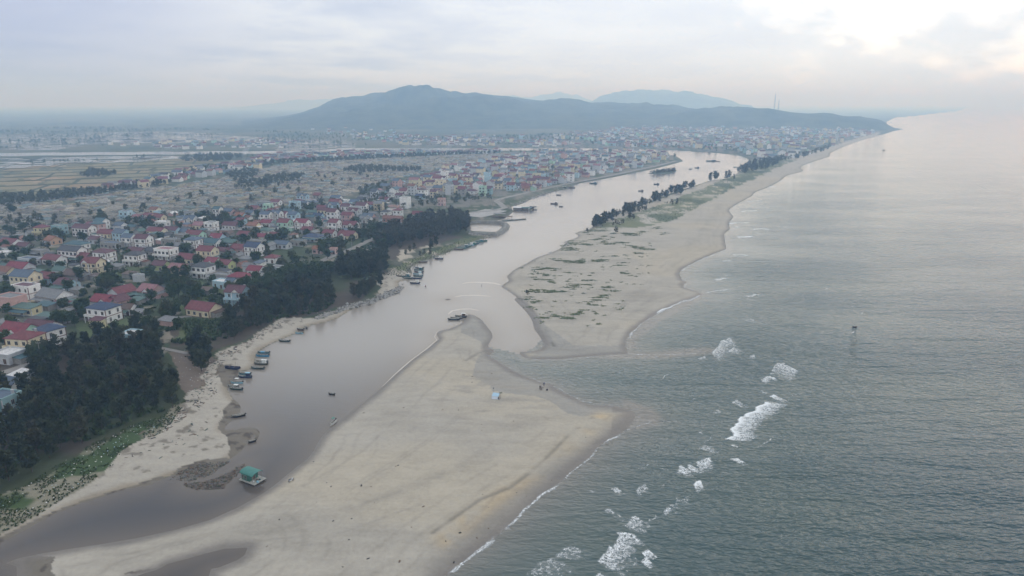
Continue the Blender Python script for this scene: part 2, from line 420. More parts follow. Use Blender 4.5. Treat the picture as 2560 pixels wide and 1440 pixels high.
for poly in ([(190,810),(290,770),(330,790),(340,815),(300,838),(200,845)], [(230,660),(330,640),(350,670),(280,700),(240,690)], [(420,745),(470,700),(560,720),(520,760),(470,790)], [(480,780),(540,760),(560,800),(500,840),(430,860)], [(880,655),(840,690),(940,700),(930,640)]):
    m = zone(Q, poly); paint(m, C(0.095, 0.125, 0.052), 0.85)
m = zone(Q, [(50,735),(110,722),(125,745),(60,758)]); paint(m, C(0.42, 0.35, 0.25))
m = zone(Q, [(838,645),(870,638),(918,640),(915,652),(870,657)]); paint(m, C(0.48, 0.41, 0.30))
m = zone(Q, BANKG); paint(m, C(0.13, 0.15, 0.075)); paint(m, C(0.33, 0.30, 0.24), sstep(n2, 0.62, 0.7))
m = zone(Q, [(985,640),(1010,622),(1075,612),(1080,630),(1030,655),(1000,655)]); paint(m, C(0.40, 0.36, 0.29), sstep(n2, 0.45, 0.55))
m = zone(Q, GRASS_STRIP); paint(m, C(0.052, 0.084, 0.032)); paint(m, C(0.25, 0.23, 0.18), 0.85 * sstep(n2 + 0.4 * (n1 - 0.5), 0.43, 0.56))
bch = main_m & (zone(Q, BEACH) | zone(Q, [(930,690),(955,680),(1010,672),(1030,680),(1000,706),(1002,722),(960,740)]))
paint(bch, SAND * 0.97)
deb = bch & (sd > 6); paint(deb, C(0.17, 0.15, 0.12), sstep(fbm(gx * 0.35, gy * 0.35, 3), 0.60, 0.70) * 0.9)
# the two spits
d_m = dist_lines(P, [close(wMAIN)]); d_n = dist_lines(P, [close(wNEAR), close(wPOND)])
uw_near = ~land & (d_n < d_m) & (gr < 400)
sp = (near_m & land) | (inside(P, wNEAR) & land) | uw_near | (far_land & (gr < 2900) & inside(P, Gs([(1230,980),(1900,900),(2200,330),(1960,400),(1850,425),(1480,560),(1240,700)])))
paint(sp, SAND)
paint(sp, SAND * 0.90, sstep(fbm(gx * 0.03 + 2, gy * 0.09, 3), 0.50, 0.75))
paint(sp, SAND * C(1.06, 1.03, 0.97), sstep(fbm(gx * 0.02 + 8, gy * 0.03, 3), 0.5, 0.75))
m = zone(Q, SPITG) & (sd > 1); paint(m, C(0.15, 0.165, 0.09), sstep(n2, 0.30, 0.50)); paint(m, C(0.085, 0.105, 0.055), sstep(n1, 0.52, 0.62))
sandy = sp | bch
for poly in WETS:
    m = inside(P + (Q - P) * 0.25, zn(poly)) & sp; paint(m, SAND * C(0.77, 0.80, 0.85), 0.85)
wet = np.zeros(n_); mudm = np.zeros(n_, bool)
for poly in MUDS:
    m = inside(P + (Q - P) * 0.5, Gs(poly)) & (sd > -3); mudm |= m; paint(m, C(0.155, 0.138, 0.112)); paint(m, C(0.085, 0.072, 0.060), sstep(fbm(gx * 0.5, gy * 0.5, 3), 0.55, 0.68)); wet[m] = 0.3
m = inside(P, wMUD); paint(m, C(0.13, 0.105, 0.085)); paint(m, C(0.07, 0.058, 0.05), sstep(fbm(gx * 0.6, gy * 0.6, 3), 0.47, 0.6)); wet[m] = 0.4
paint(inside(P, wBAR), C(0.16, 0.14, 0.12)); paint(inside(P, wISLE), C(0.07, 0.085, 0.05))
def dl(line): return dist_lines(P, [zn(line)])
d = dl(YELLOW); paint(sp, C(0.50, 0.38, 0.22), 0.6 * np.exp(-(d / 3.2) ** 2) * sstep(n2, 0.34, 0.58))
d = dl(DARKB); paint(sp, SAND * C(0.58, 0.59, 0.62), 0.8 * np.exp(-(d / 4.5) ** 2))
for ln, a, wd in ((SCARP, 0.7, 0.7), (SCARP2, 0.85, 1.0), (SCARP3, 0.6, 0.8)):
    d = dl(ln); paint(sp, SAND * 0.42, a * np.exp(-(d / wd) ** 2) * sstep(n2, 0.3, 0.5)); gz += np.where(sp, 0.25 * np.exp(-((d - 1.5) / 1.6) ** 2), 0)
for ln, wd, a in (([(560,1350),(760,1300),(960,1240),(1130,1175),(1250,1130)], 3.0, 0.35), ([(640,1330),(820,1290),(1000,1225)], 1.0, 0.4), ([(1560,760),(1650,700),(1720,620),(1770,560),(1800,510)], 3.0, 0.3), ([(1500,830),(1560,800),(1640,735),(1690,690)], 2.0, 0.25), ([(1480,570),(1540,583),(1600,590)], 1.5, 0.4)):
    d = dl(ln); paint(sp, SAND * 0.66, a * np.exp(-(d / wd) ** 2) * sstep(n2, 0.3, 0.55))
# old tide lines, wrack and tracks
tn = 3.5 * (fbm(gx * 0.05 + 31, gy * 0.05, 3) - 0.5)
for off_t, wd, a in ((8.0, 0.5, 0.35), (12.5, 0.8, 0.25), (19.0, 0.6, 0.30), (27.0, 1.2, 0.18)):
    paint(sp & (sd > 0), SAND * C(0.62, 0.61, 0.60), a * np.exp(-((sd - off_t - tn * 1.6) / wd) ** 2) * sstep(n2, 0.35, 0.55))
for ln in ([(700,1300),(900,1200),(1080,1090),(1180,1010),(1235,1000)], [(705,1306),(905,1206),(1086,1094),(1184,1014)], [(420,1400),(640,1345),(860,1330),(1050,1260)], [(1240,1000),(1300,985),(1350,978)], [(1440,850),(1520,790),(1600,720),(1680,640)], [(760,1210),(900,1130),(990,1050)]):
    paint(sp, SAND * 0.72, 0.4 * np.exp(-(dl(ln) / 0.45) ** 2) * sstep(n2, 0.30, 0.50))
dune_shade = fbm(gx * 0.11 + 60, gy * 0.34, 3)  # streaks of dune swell shading, painted into the sand colour
paint(sp & (sd > 4), SAND * C(0.80, 0.80, 0.80), 0.85 * sstep(dune_shade, 0.50, 0.64) * np.exp(-((gx + 8) / 24) ** 2 - ((gy - 222) / 34) ** 2))
# damp sand along the water's edge
edge_w = np.where(near_m & (gx > 0.16 * gy), 9.0, 4.0)
wl = 1 - sstep(sd + 2.0 * (n2 - 0.5), 0.3, edge_w)
paint(sandy & ~main_m, SAND * C(0.46, 0.45, 0.47), wl * 0.95); paint(bch & ~mudm, SAND * C(0.62, 0.56, 0.47), wl * 0.9)
wet = np.maximum(wet, wl * sandy * ~mudm * 0.8)
paint(main_m & ~sandy & (sd < 3), C(0.12, 0.11, 0.09), 0.7)
mm = main_m & ~sandy & (gr < 1400) & (sd < 9) & (sd > 0) & (gx > 0); paint(mm, C(0.11, 0.12, 0.075), 0.7)

gm = NT('ground_surface')
col = gm.attr('col', True)
co = gm.co()
na = gm.noise(co, 0.9, 6, 0.65); nb = gm.noise(gm.co((0.25, 1, 1), 0.5), 0.35, 5, 0.6); nc_ = gm.noise(co, 0.06, 4)
k = gm.math('ADD', gm.math('MULTIPLY', na, 0.55), gm.math('ADD', gm.math('MULTIPLY', nb, 0.45), gm.math('MULTIPLY', nc_, 0.35)))
k = gm.ramp(k, 0.30, 1.05, 0.80, 1.20)
c2 = gm.mix(1.0, col, k, 'MULTIPLY')
wetn = gm.attr('wet')
gm.set(Base_Color=c2, Roughness=gm.math('SUBTRACT', 0.95, gm.math('MULTIPLY', wetn, 0.5)))
gm.b.inputs['Specular IOR Level'].default_value = 0.25
gm.bump(gm.math('ADD', na, nb), 0.25, 0.5)
GROUND = gm.m

F = grid_faces(NR, NC)
zmax = gz[F].max(1)
cen = P[F].mean(1)
f_near = inside(cen, Gs([(-400,1760),(-300,1440),(0,1395),(30,1390),(200,1372),(440,1330),(655,1230),(790,1105),(1000,925),(1090,845),(1085,825),(1160,778),(1240,790),(1240,880),(1420,975),(1750,1000),(1750,1100),(1100,1760)]))
f_far = inside(cen, Gs([(1230,980),(1900,900),(2320,322),(2225,327),(2100,362),(2000,395),(1930,405),(1868,412),(1850,425),(1800,444),(1480,556),(1240,700)]))
f_main = inside(cen, Gs([(-1700,1600),(600,1300),(668,1090),(650,1040),(760,850),(1010,730),(1300,560),(1715,405),(1700,392),(1500,377),(1100,373.5),(720,381),(0,390),(-1700,397)]))
f_mud = inside(cen, Gs([(440,1205),(455,1199),(470,1202),(600,1156),(640,1140),(640,1190),(560,1240),(440,1235)])) & ~f_near
keep = zmax > -0.45
parts = (('sand_spit', f_near & ~f_mud, 'broad pale sand spit in the foreground between the river and the sea'),
         ('sand_spit', f_far & ~f_near, 'long sand spit with green patches and a row of trees across the inlet'),
         ('mud_bank', f_mud, 'small dark mud bank in the river beside the floating green hut'),
         ('ground', f_main & ~f_near & ~f_far & ~f_mud, 'flat land of the riverside village, graves and fields'),
         ('far_ground', ~(f_near | f_far | f_main | f_mud), 'hazy far plain and town land beyond the river bend'))
for nm, msk, lab in parts:
    Fk, used = cut(F, keep & msk, n_)
    me = mesh_np(nm, np.stack([gx, gy, gz], 1)[used], Fk, smooth=True)
    attr_c(me, 'col', rgb[used]); attr_f(me, 'wet', wet[used])
    tag(link(nm, me, GROUND), lab, kind='structure')
# ground beyond the strip that is seen, so that the land does not end at the frame
LEFTZ = 0.6
me = bpy.data.meshes.new('outer_ground')
lw = [(-30000,18000),(-1100,840),(-165,110),(-210,20),(-600,-100),(-30000,-3000)]
me.from_pydata([(x, y, LEFTZ) for x, y in lw], [], [tuple(range(len(lw)))[::-1]]); me.update()
attr_c(me, 'col', np.tile((0.1, 0.105, 0.07), (len(lw), 1))); attr_f(me, 'wet', np.zeros(len(lw)))
if me.polygons[0].normal.z < 0: me.flip_normals()
tag(link('outer_ground', me, GROUND), 'land continuing beyond the village', kind='structure')

# height lookup for standing things
from mathutils import kdtree as _kd
_gi = np.where(gr < 1600)[0][::3]
_k = _kd.KDTree(len(_gi))
for j, i in enumerate(_gi): _k.insert((gx[i], gy[i], 0), j)
_k.balance()
def HZ(x, y):
    if math.hypot(x, y) > 1550: return Z0
    co_, j, d_ = _k.find((x, y, 0))
    return float(gz[_gi[j]])
def GZ(u, v):
    x, y = G(u, v, Z0); z = HZ(x, y); x, y = G(u, v, z); return x, y, HZ(x, y)

# ------------------------------------------------------------------ water
SHOAL = [[(1560,1000),(1600,1015),(1632,1028),(1645,1045),(1635,1062),(1590,1072),(1560,1075)], [(1540,880),(1640,882),(1760,872),(1790,876),(1740,886),(1640,894),(1500,895)],
         [(1560,870),(1575,800),(1640,770),(1760,730),(1745,750),(1650,800),(1585,850),(1590,870)]]
wc, wr = 620, 400
wx, wy, wr_ = polar_grid(wc, wr, -56, 56, 259.2, 80)
WP = np.stack([wx, wy], 1)
wl_ = is_land(WP)
wsd = dist_lines(WP, COAST)
sh = np.exp(-wsd / 9.0) * 0.9
for s_ in SHOAL:
    w_ = Gs(s_); ins = inside(WP, w_); dd = dist_lines(WP, [close(w_)])
    sh = np.maximum(sh, np.where(ins, 1.0, np.exp(-dd / 2.5)))
off = sstep(dist_lines(WP, [Gs([(1480,1500),(1700,1150),(1900,950),(2000,800),(2100,600),(2200,450),(2330,330)])]), 0, 120)
side = inside(WP, Gs([(1480,1600),(1480,1500),(1700,1150),(1900,950),(2000,800),(2100,600),(2200,450),(2330,330),(2400,262),(9000,262),(9000,1600)]))
deep = np.where(side, 0.5 + 0.5 * off, 0.5 - 0.5 * off)
RIV = Gs([(-1900,2300),(-1900,366),(1900,366),(1905,410),(1800,470),(1345,855),(1338,868),(1300,886),(1262,876),(1222,868),(1000,1100),(560,1480),(500,2300)])
riv = inside(WP, RIV)
wF = grid_faces(wr, wc)
allland = (wl_ & (wsd > 12 + wr_ * 0.01))[wF].all(1)
friv = inside(WP[wF].mean(1), RIV)
def water_mat(name, river):
    t = NT(name)
    sh_, dp = t.attr('shoal'), t.attr('deep')
    co = t.co()
    if river:
        c = t.mix(t.attr('deep'), (0.295, 0.277, 0.250), (0.035, 0.037, 0.046))  # pale end holds silt plus the warm sky sheen as base colour
        c = t.mix(t.math('MULTIPLY', sh_, 0.6), c, (0.19, 0.155, 0.115))
        h = t.math('ADD', t.noise(t.co((0.5, 1.6, 1), 0.2), 0.35, 3, 0.6), t.math('MULTIPLY', t.noise(t.co((0.6, 1.3, 1), -0.3), 1.3, 2), 0.3))
        t.bump(h, 0.20, t.ramp(t.noise(co, 0.012, 3), 0.35, 0.65, 0.12, 0.55))
        t.set(Base_Color=c, Roughness=0.12)
    else:
        c = t.mix(dp, (0.088, 0.130, 0.120), (0.014, 0.046, 0.060))
        c = t.mix(t.ramp(t.noise(co, 0.02, 4), 0.4, 0.7, 0.0, 0.35), c, (0.075, 0.105, 0.085))
        c = t.mix(t.math('MULTIPLY', sh_, 0.6), c, (0.235, 0.20, 0.17))
        # wind ripples ride on the swell
        h1 = t.noise(t.co((0.55, 1.2, 1), 0.70), 0.62, 2, 0.5, 0.4)
        h2 = t.noise(t.co((0.07, 0.30, 1), -0.33), 0.5, 1, 0.4, 0.6)
        h3 = t.noise(t.co((0.5, 1.2, 1), 0.20), 1.05, 1, 0.5, 0.3)
        h4 = t.ramp(t.noise(t.co((0.4, 1, 1), -0.3), 0.02, 3, 0.5), 0.3, 0.7, 0.6, 1.25)
        h = t.math('ADD', t.math('MULTIPLY', h1, 1.0), t.math('ADD', t.math('MULTIPLY', h2, 1.9), t.math('MULTIPLY', h3, 0.4)))
        t.bump(t.math('MULTIPLY', h, h4), 0.95, t.attr('chop'))
        t.set(Base_Color=c, Roughness=0.07)
    t.b.inputs['IOR'].default_value = 1.33
    return t.m
for nm, msk, mat, lab in (('sea', ~friv, water_mat('sea_water', False), 'grey-green rippled sea along the right side'),
                     ('river', friv, water_mat('river_water', True), 'calm brownish-grey river winding to the inlet')):
    Fk, used = cut(wF, msk & ~allland, len(wx))
    me = mesh_np(nm, np.stack([wx, wy, np.zeros(len(wx))], 1)[used], Fk, smooth=True)
    dval = deep if nm == 'sea' else np.maximum(sstep(-wy, -285, -150), 0.75 * sstep(wy, 380, 800))  # river: low values mark the middle reach of silt and painted sheen
    attr_f(me, 'shoal', sh[used]); attr_f(me, 'deep', dval[used]); attr_f(me, 'chop', (np.clip((260 / wr_) ** 0.75, 0.05, 1.0) * (0.45 + 0.55 * sstep(wsd, 5, 60)))[used])
    tag(link(nm, me, mat), lab, kind='structure')
# the sea goes on to the horizon and behind the camera
me = bpy.data.meshes.new('outer_sea')
B = 60000.0
me.from_pydata([(-B, -B, -1.2), (B, -B, -1.2), (B, B, -1.2), (-B, B, -1.2)], [], [(0, 1, 2, 3)]); me.update()
attr_f(me, 'shoal', np.zeros(4)); attr_f(me, 'deep', np.ones(4)); attr_f(me, 'chop', np.full(4, .1))
tag(link('outer_sea', me, bpy.data.materials['sea_water']), 'open sea out to the horizon', kind='structure')

# ------------------------------------------------------------------ hills
hm = NT('hill_forest')
co = hm.co()
hn = hm.noise(co, 0.012, 8, 0.65); hb = hm.noise(co, 0.08, 6, 0.7)
hc = hm.mix(hm.ramp(hn, 0.38, 0.62), (0.018, 0.034, 0.022), (0.075, 0.088, 0.048))
hc = hm.mix(hm.ramp(hb, 0.58, 0.70, 0, 0.5), hc, (0.15, 0.13, 0.09))
hm.set(Base_Color=hc, Roughness=1.0); hm.bump(hb, 12.0, 0.8)
def hill(ridge, D, w_front, w_back, seed, label, rough=0.10, nr=34):
    us = np.array([p[0] for p in ridge], float); vs = np.array([p[1] for p in ridge], float)
    n = max(60, int((us[-1] - us[0]) / 3.5))
    u = np.linspace(us[0], us[-1], n); v = np.interp(u, us, vs)
    x = u - 1280; y = 720 - v
    fw = FPX * CP + y * SP; up = y * CP - FPX * SP
    hyp = np.hypot(x, fw)
    az = np.arctan2(x, fw)
    Dr = D(u) if callable(D) else np.full(n, float(D))
    hz = np.maximum(CAM_H + Dr * up / hyp, 0.0)
    t = np.linspace(-1, 1, nr)
    T, A = np.meshgrid(t, az, indexing='ij')
    Rr = np.where(T < 0, Dr[None] + T * w_front, Dr[None] + T * w_back)
    X_ = Rr * np.sin(A); Y_ = Rr * np.cos(A)
    prof = np.where(T < 0, np.cos(T * math.pi / 2) ** 1.25, np.cos(T * math.pi / 2))
    ns = fbm(X_ / 260 + seed, Y_ / 260, 5) - 0.5
    endf = np.minimum(1, np.minimum(np.arange(n), n - 1 - np.arange(n)) / 6.0)[None]
    Zz = hz[None] * prof * (1 + 3.6 * rough * 4 * ns * (np.abs(T)) * (1 - np.abs(T)) * 4) * endf - 2.0 + 4 * (fbm(X_ / 40, Y_ / 40, 3) - 0.5) * prof
    me = mesh_np('hill', np.stack([X_.ravel(), Y_.ravel(), Zz.ravel()], 1), grid_faces(nr, n), smooth=True)
    if me.polygons[0].normal.z < 0: me.flip_normals()
    return tag(link('hill', me, hm.m), label, kind='structure')
hill([(590,304),(660,299),(715,291),(760,281),(800,267),(830,254),(852,246),(880,240),(910,240),(940,234),(1000,226),(1030,221),(1060,219),(1100,222),(1150,235),(1180,234),(1200,236),(1260,241),(1330,250),(1390,256),(1420,253),(1480,257),(1530,256),(1580,257),(1620,263),(1680,264),(1720,271),(1780,277),(1830,281),(1900,290),(1960,300)], 4100, 1350, 1500, 1, 'broad blue-grey forested hill with the highest rounded summit')
hill([(1280,306),(1340,288),(1400,272),(1450,263),(1500,259),(1540,257),(1590,259),(1640,266),(1690,275),(1740,286),(1790,298)], 3700, 700, 600, 13, 'darker lower ridge in front of the broad hill on its right', 0.14)
hill([(1600,300),(1660,291),(1700,286),(1740,280),(1760,276),(1800,273),(1870,270),(1920,269),(1940,272),(1980,278),(2020,282),(2060,280),(2080,282),(2110,290),(2150,291),(2190,296),(2205,300),(2216,308),(2226,318),(2236,324)], 3350, 420, 500, 7, 'low dark wooded headland ending at the sea')
hill([(1440,262),(1480,252),(1500,240),(1530,233),(1570,232),(1600,229),(1620,227),(1660,232),(1700,233),(1760,238),(1800,243),(1830,253),(1850,262),(1900,268)], 8200, 1500, 1500, 3, 'pale far hill with a flat top behind the broad hill')
hill([(1190,238),(1230,239),(1300,243),(1330,243),(1350,238),(1400,234),(1440,240),(1470,250),(1500,256)], 11500, 1500, 1500, 5, 'faintest rounded hill between the broad hill and the flat-topped one')
hill([(560,271),(610,267),(650,262),(690,258),(740,252),(780,253),(800,250),(850,246),(900,248),(960,255)], 14500, 1500, 1500, 9, 'faint low ridge fading out left of the summit')

# ------------------------------------------------------------------ haze
def build_haze():
    b = 22000.0
    x0, x1, y0, y1, z0, z1 = -b, b, -900.0, 40000.0, -4.0, 300.0
    me = bpy.data.meshes.new('haze')
    me.from_pydata([(x0,y0,z0),(x1,y0,z0),(x1,y1,z0),(x0,y1,z0),(x0,y0,z1),(x1,y0,z1),(x1,y1,z1),(x0,y1,z1)], [],
                   [(0,3,2,1),(4,5,6,7),(0,1,5,4),(1,2,6,5),(2,3,7,6),(3,0,4,7)])
    m = bpy.data.materials.new('haze_air'); m.use_nodes = True
    nt = m.node_tree; nt.nodes.clear()
    vol = nt.nodes.new('ShaderNodeVolumePrincipled'); out = nt.nodes.new('ShaderNodeOutputMaterial')
    vol.inputs['Color'].default_value = HAZE_COL
    vol.inputs['Absorption Color'].default_value = (1, 1, 1, 1)
    vol.inputs['Density'].default_value = HAZE_D
    vol.inputs['Anisotropy'].default_value = 0.48
    nt.links.new(vol.outputs[0], out.inputs['Volume'])
    me.materials.append(m)
    o = bpy.data.objects.new('haze', me); COL.objects.link(o)
    tag(o, 'pale bluish haze over the whole coast', kind='stuff')
HAZE_COL = (0.40, 0.65, 1.0, 1)
HAZE_D = 3.5e-4
build_haze()
# ------------------------------------------------------------------ materials for built things
def plain(name, rgb, rough=0.8, var=0.18, scale=1.2, spec=0.3, stain=0.0):
    t = NT(name)
    g = t.nd('ShaderNodeTexCoord')
    oi = t.nd('ShaderNodeObjectInfo')
    ad = t.nd('ShaderNodeVectorMath', operation='ADD'); t.L.new(g.outputs['Object'], ad.inputs[0]); t.L.new(oi.outputs['Location'], ad.inputs[1])
    k = t.noise(ad.outputs[0], scale, 4, 0.6)
    c = t.mix(1.0, tuple(rgb), t.ramp(k, 0.25, 0.75, 1 - var, 1 + var), 'MULTIPLY')
    if stain:
        s = t.noise(ad.outputs[0], scale * 0.45, 5, 0.7)
        c = t.mix(t.ramp(s, 0.52, 0.72, 0, stain), c, (0.10, 0.09, 0.075))
    t.set(Base_Color=c, Roughness=rough); t.b.inputs['Specular IOR Level'].default_value = spec
    return t.m
WALL = {'white': (0.78, 0.78, 0.77), 'cream': (0.70, 0.62, 0.45), 'yellow': (0.60, 0.55, 0.36), 'light blue': (0.42, 0.58, 0.66), 'mint green': (0.42, 0.62, 0.50),
        'grey': (0.30, 0.29, 0.27), 'pink': (0.55, 0.36, 0.33), 'orange': (0.55, 0.36, 0.24), 'lime': (0.50, 0.54, 0.26), 'pale grey': (0.50, 0.52, 0.54), 'teal': (0.26, 0.40, 0.42), 'brick': (0.33, 0.17, 0.12)}
ROOF = {'red': (0.145, 0.042, 0.050), 'crimson': (0.175, 0.034, 0.050), 'maroon': (0.10, 0.042, 0.052), 'blue': (0.035, 0.055, 0.105), 'slate blue': (0.078, 0.11, 0.155), 'dark grey': (0.055, 0.06, 0.068), 'grey': (0.165, 0.172, 0.178),
        'green': (0.07, 0.125, 0.112), 'teal': (0.05, 0.105, 0.125), 'orange': (0.22, 0.095, 0.055), 'brown': (0.10, 0.068, 0.055), 'white': (0.55, 0.55, 0.55), 'pink': (0.24, 0.12, 0.13), 'rust': (0.17, 0.075, 0.052)}
WM = {k: plain('wall_' + k.replace(' ', '_'), v, 0.85, 0.10, 0.8, stain=0.30) for k, v in WALL.items()}
RM = {k: plain('roof_' + k.replace(' ', '_'), v, 0.6, 0.22, 0.9, stain=0.35) for k, v in ROOF.items()}
M_GLASS = plain('window_glass', (0.025, 0.03, 0.035), 0.12, 0.1, 1, 0.5)
M_FRAME = plain('window_frame', (0.42, 0.40, 0.37), 0.6, 0.1)
M_DOOR = plain('door_wood', (0.10, 0.06, 0.045), 0.6, 0.2)
M_TRIM = plain('brown_trim', (0.16, 0.085, 0.07), 0.7, 0.15)
M_CONC = plain('bare_concrete', (0.29, 0.28, 0.26), 0.9, 0.2, stain=0.3)
M_WHITE = plain('white_paint', (0.78, 0.78, 0.76), 0.7, 0.08)
M_WOOD = plain('old_wood', (0.16, 0.12, 0.09), 0.8, 0.25, 3)
M_STEEL = plain('grey_steel', (0.35, 0.36, 0.37), 0.5, 0.1)

class MB:
    """collects boxes, prisms and plates and links them as one mesh"""
    def __init__(s): s.v = []; s.f = []; s.m = []
    def add(s, vs, fs, mi=0):
        o = len(s.v); s.v += [tuple(p) for p in vs]; s.f += [tuple(i + o for i in f) for f in fs]; s.m += [mi] * len(fs)
    def box(s, x0, x1, y0, y1, z0, z1, mi=0, open_bottom=False):
        fs = [(4,5,6,7),(0,1,5,4),(1,2,6,5),(2,3,7,6),(3,0,4,7)] + ([] if open_bottom else [(0,3,2,1)])
        s.add([(x0,y0,z0),(x1,y0,z0),(x1,y1,z0),(x0,y1,z0),(x0,y0,z1),(x1,y0,z1),(x1,y1,z1),(x0,y1,z1)], fs, mi)
    def slab(s, quad, th, mi=0):
        """a plate: four corners, thickened downwards"""
        q = [Vector(p) for p in quad]; n = (q[1] - q[0]).cross(q[3] - q[0]).normalized()
        if n.z < 0: q = q[::-1]; n = -n
        b = [p - n * th for p in q]
        s.add(q + b, [(0,1,2,3),(7,6,5,4),(0,4,5,1),(1,5,6,2),(2,6,7,3),(3,7,4,0)], mi)
    def tube(s, a, b, r0, r1=None, n=6, mi=0, cap=True):
        a, b = Vector(a), Vector(b); r1 = r0 if r1 is None else r1
        d = (b - a).normalized(); q = d.to_track_quat('Z', 'Y').to_matrix()
        vs = []
        for p, r in ((a, r0), (b, r1)):
            for k in range(n):
                t = 2 * math.pi * k / n
                vs.append(p + q @ Vector((math.cos(t) * r, math.sin(t) * r, 0)))
        fs = [(k, (k + 1) % n, n + (k + 1) % n, n + k) for k in range(n)]
        if cap: fs += [tuple(range(n))[::-1], tuple(range(n, 2 * n))]
        s.add(vs, fs, mi)
    def mesh(s, name, smooth=False):
        me = bpy.data.meshes.new(name); me.from_pydata(s.v, [], s.f)
        me.polygons.foreach_set("material_index", s.m)
        if smooth: me.polygons.foreach_set("use_smooth", [True] * len(s.f))
        me.update(); return me
    def build(s, name, mats, parent=None, smooth=False):
        me = s.mesh(name, smooth)
        for m in (mats if isinstance(mats, (list, tuple)) else (mats,)): me.materials.append(m)
        return link(name, me, None, parent)
def empty(name, loc, rz=0.0, sc=1.0):
    o = bpy.data.objects.new(name, None); o.empty_display_size = 0.5
    o.location = loc; o.rotation_euler = (0, 0, rz); o.scale = (sc, sc, sc)
    COL.objects.link(o); return o
def put(name, me, parent, loc=(0, 0, 0), rz=0.0, sc=None):
    o = bpy.data.objects.new(name, me); COL.objects.link(o); o.parent = parent
    o.location = loc; o.rotation_euler = (0, 0, rz)
    if sc: o.scale = sc
    return o
KIDS = {}
def copy_tree(src, kids):
    c = src.copy(); COL.objects.link(c)
    for k in kids:
        d = k.copy(); COL.objects.link(d); d.parent = c
    return c

# ------------------------------------------------------------------ windows, doors
def window_mesh(wd, ht, name='window'):
    b = MB(); t = 0.09
    b.box(-wd/2, wd/2, -0.03, 0.05, 0, ht, 0)                       # glass
    for x0, x1, z0, z1 in ((-wd/2-t, -wd/2, -t, ht+t), (wd/2, wd/2+t, -t, ht+t), (-wd/2, wd/2, -t, 0), (-wd/2, wd/2, ht, ht+t), (-0.03, 0.03, 0, ht)):
        b.box(x0, x1, -0.07, 0.05, z0, z1, 1)
    me = b.mesh(name); me.materials.append(M_GLASS); me.materials.append(M_FRAME); return me
WIN = [window_mesh(1.3, 1.5), window_mesh(1.0, 1.6), window_mesh(1.8, 1.5)]
def door_mesh():
    b = MB(); b.box(-0.7, 0.7, -0.05, 0.05, 0, 2.3, 0)
    for x0, x1, z0, z1 in ((-0.8, -0.7, 0, 2.4), (0.7, 0.8, 0, 2.4), (-0.7, 0.7, 2.3, 2.4), (-0.02, 0.02, 0, 2.3)): b.box(x0, x1, -0.08, 0.05, z0, z1, 1)
    me = b.mesh('door'); me.materials.append(M_DOOR); me.materials.append(M_FRAME); return me
DOOR = door_mesh()

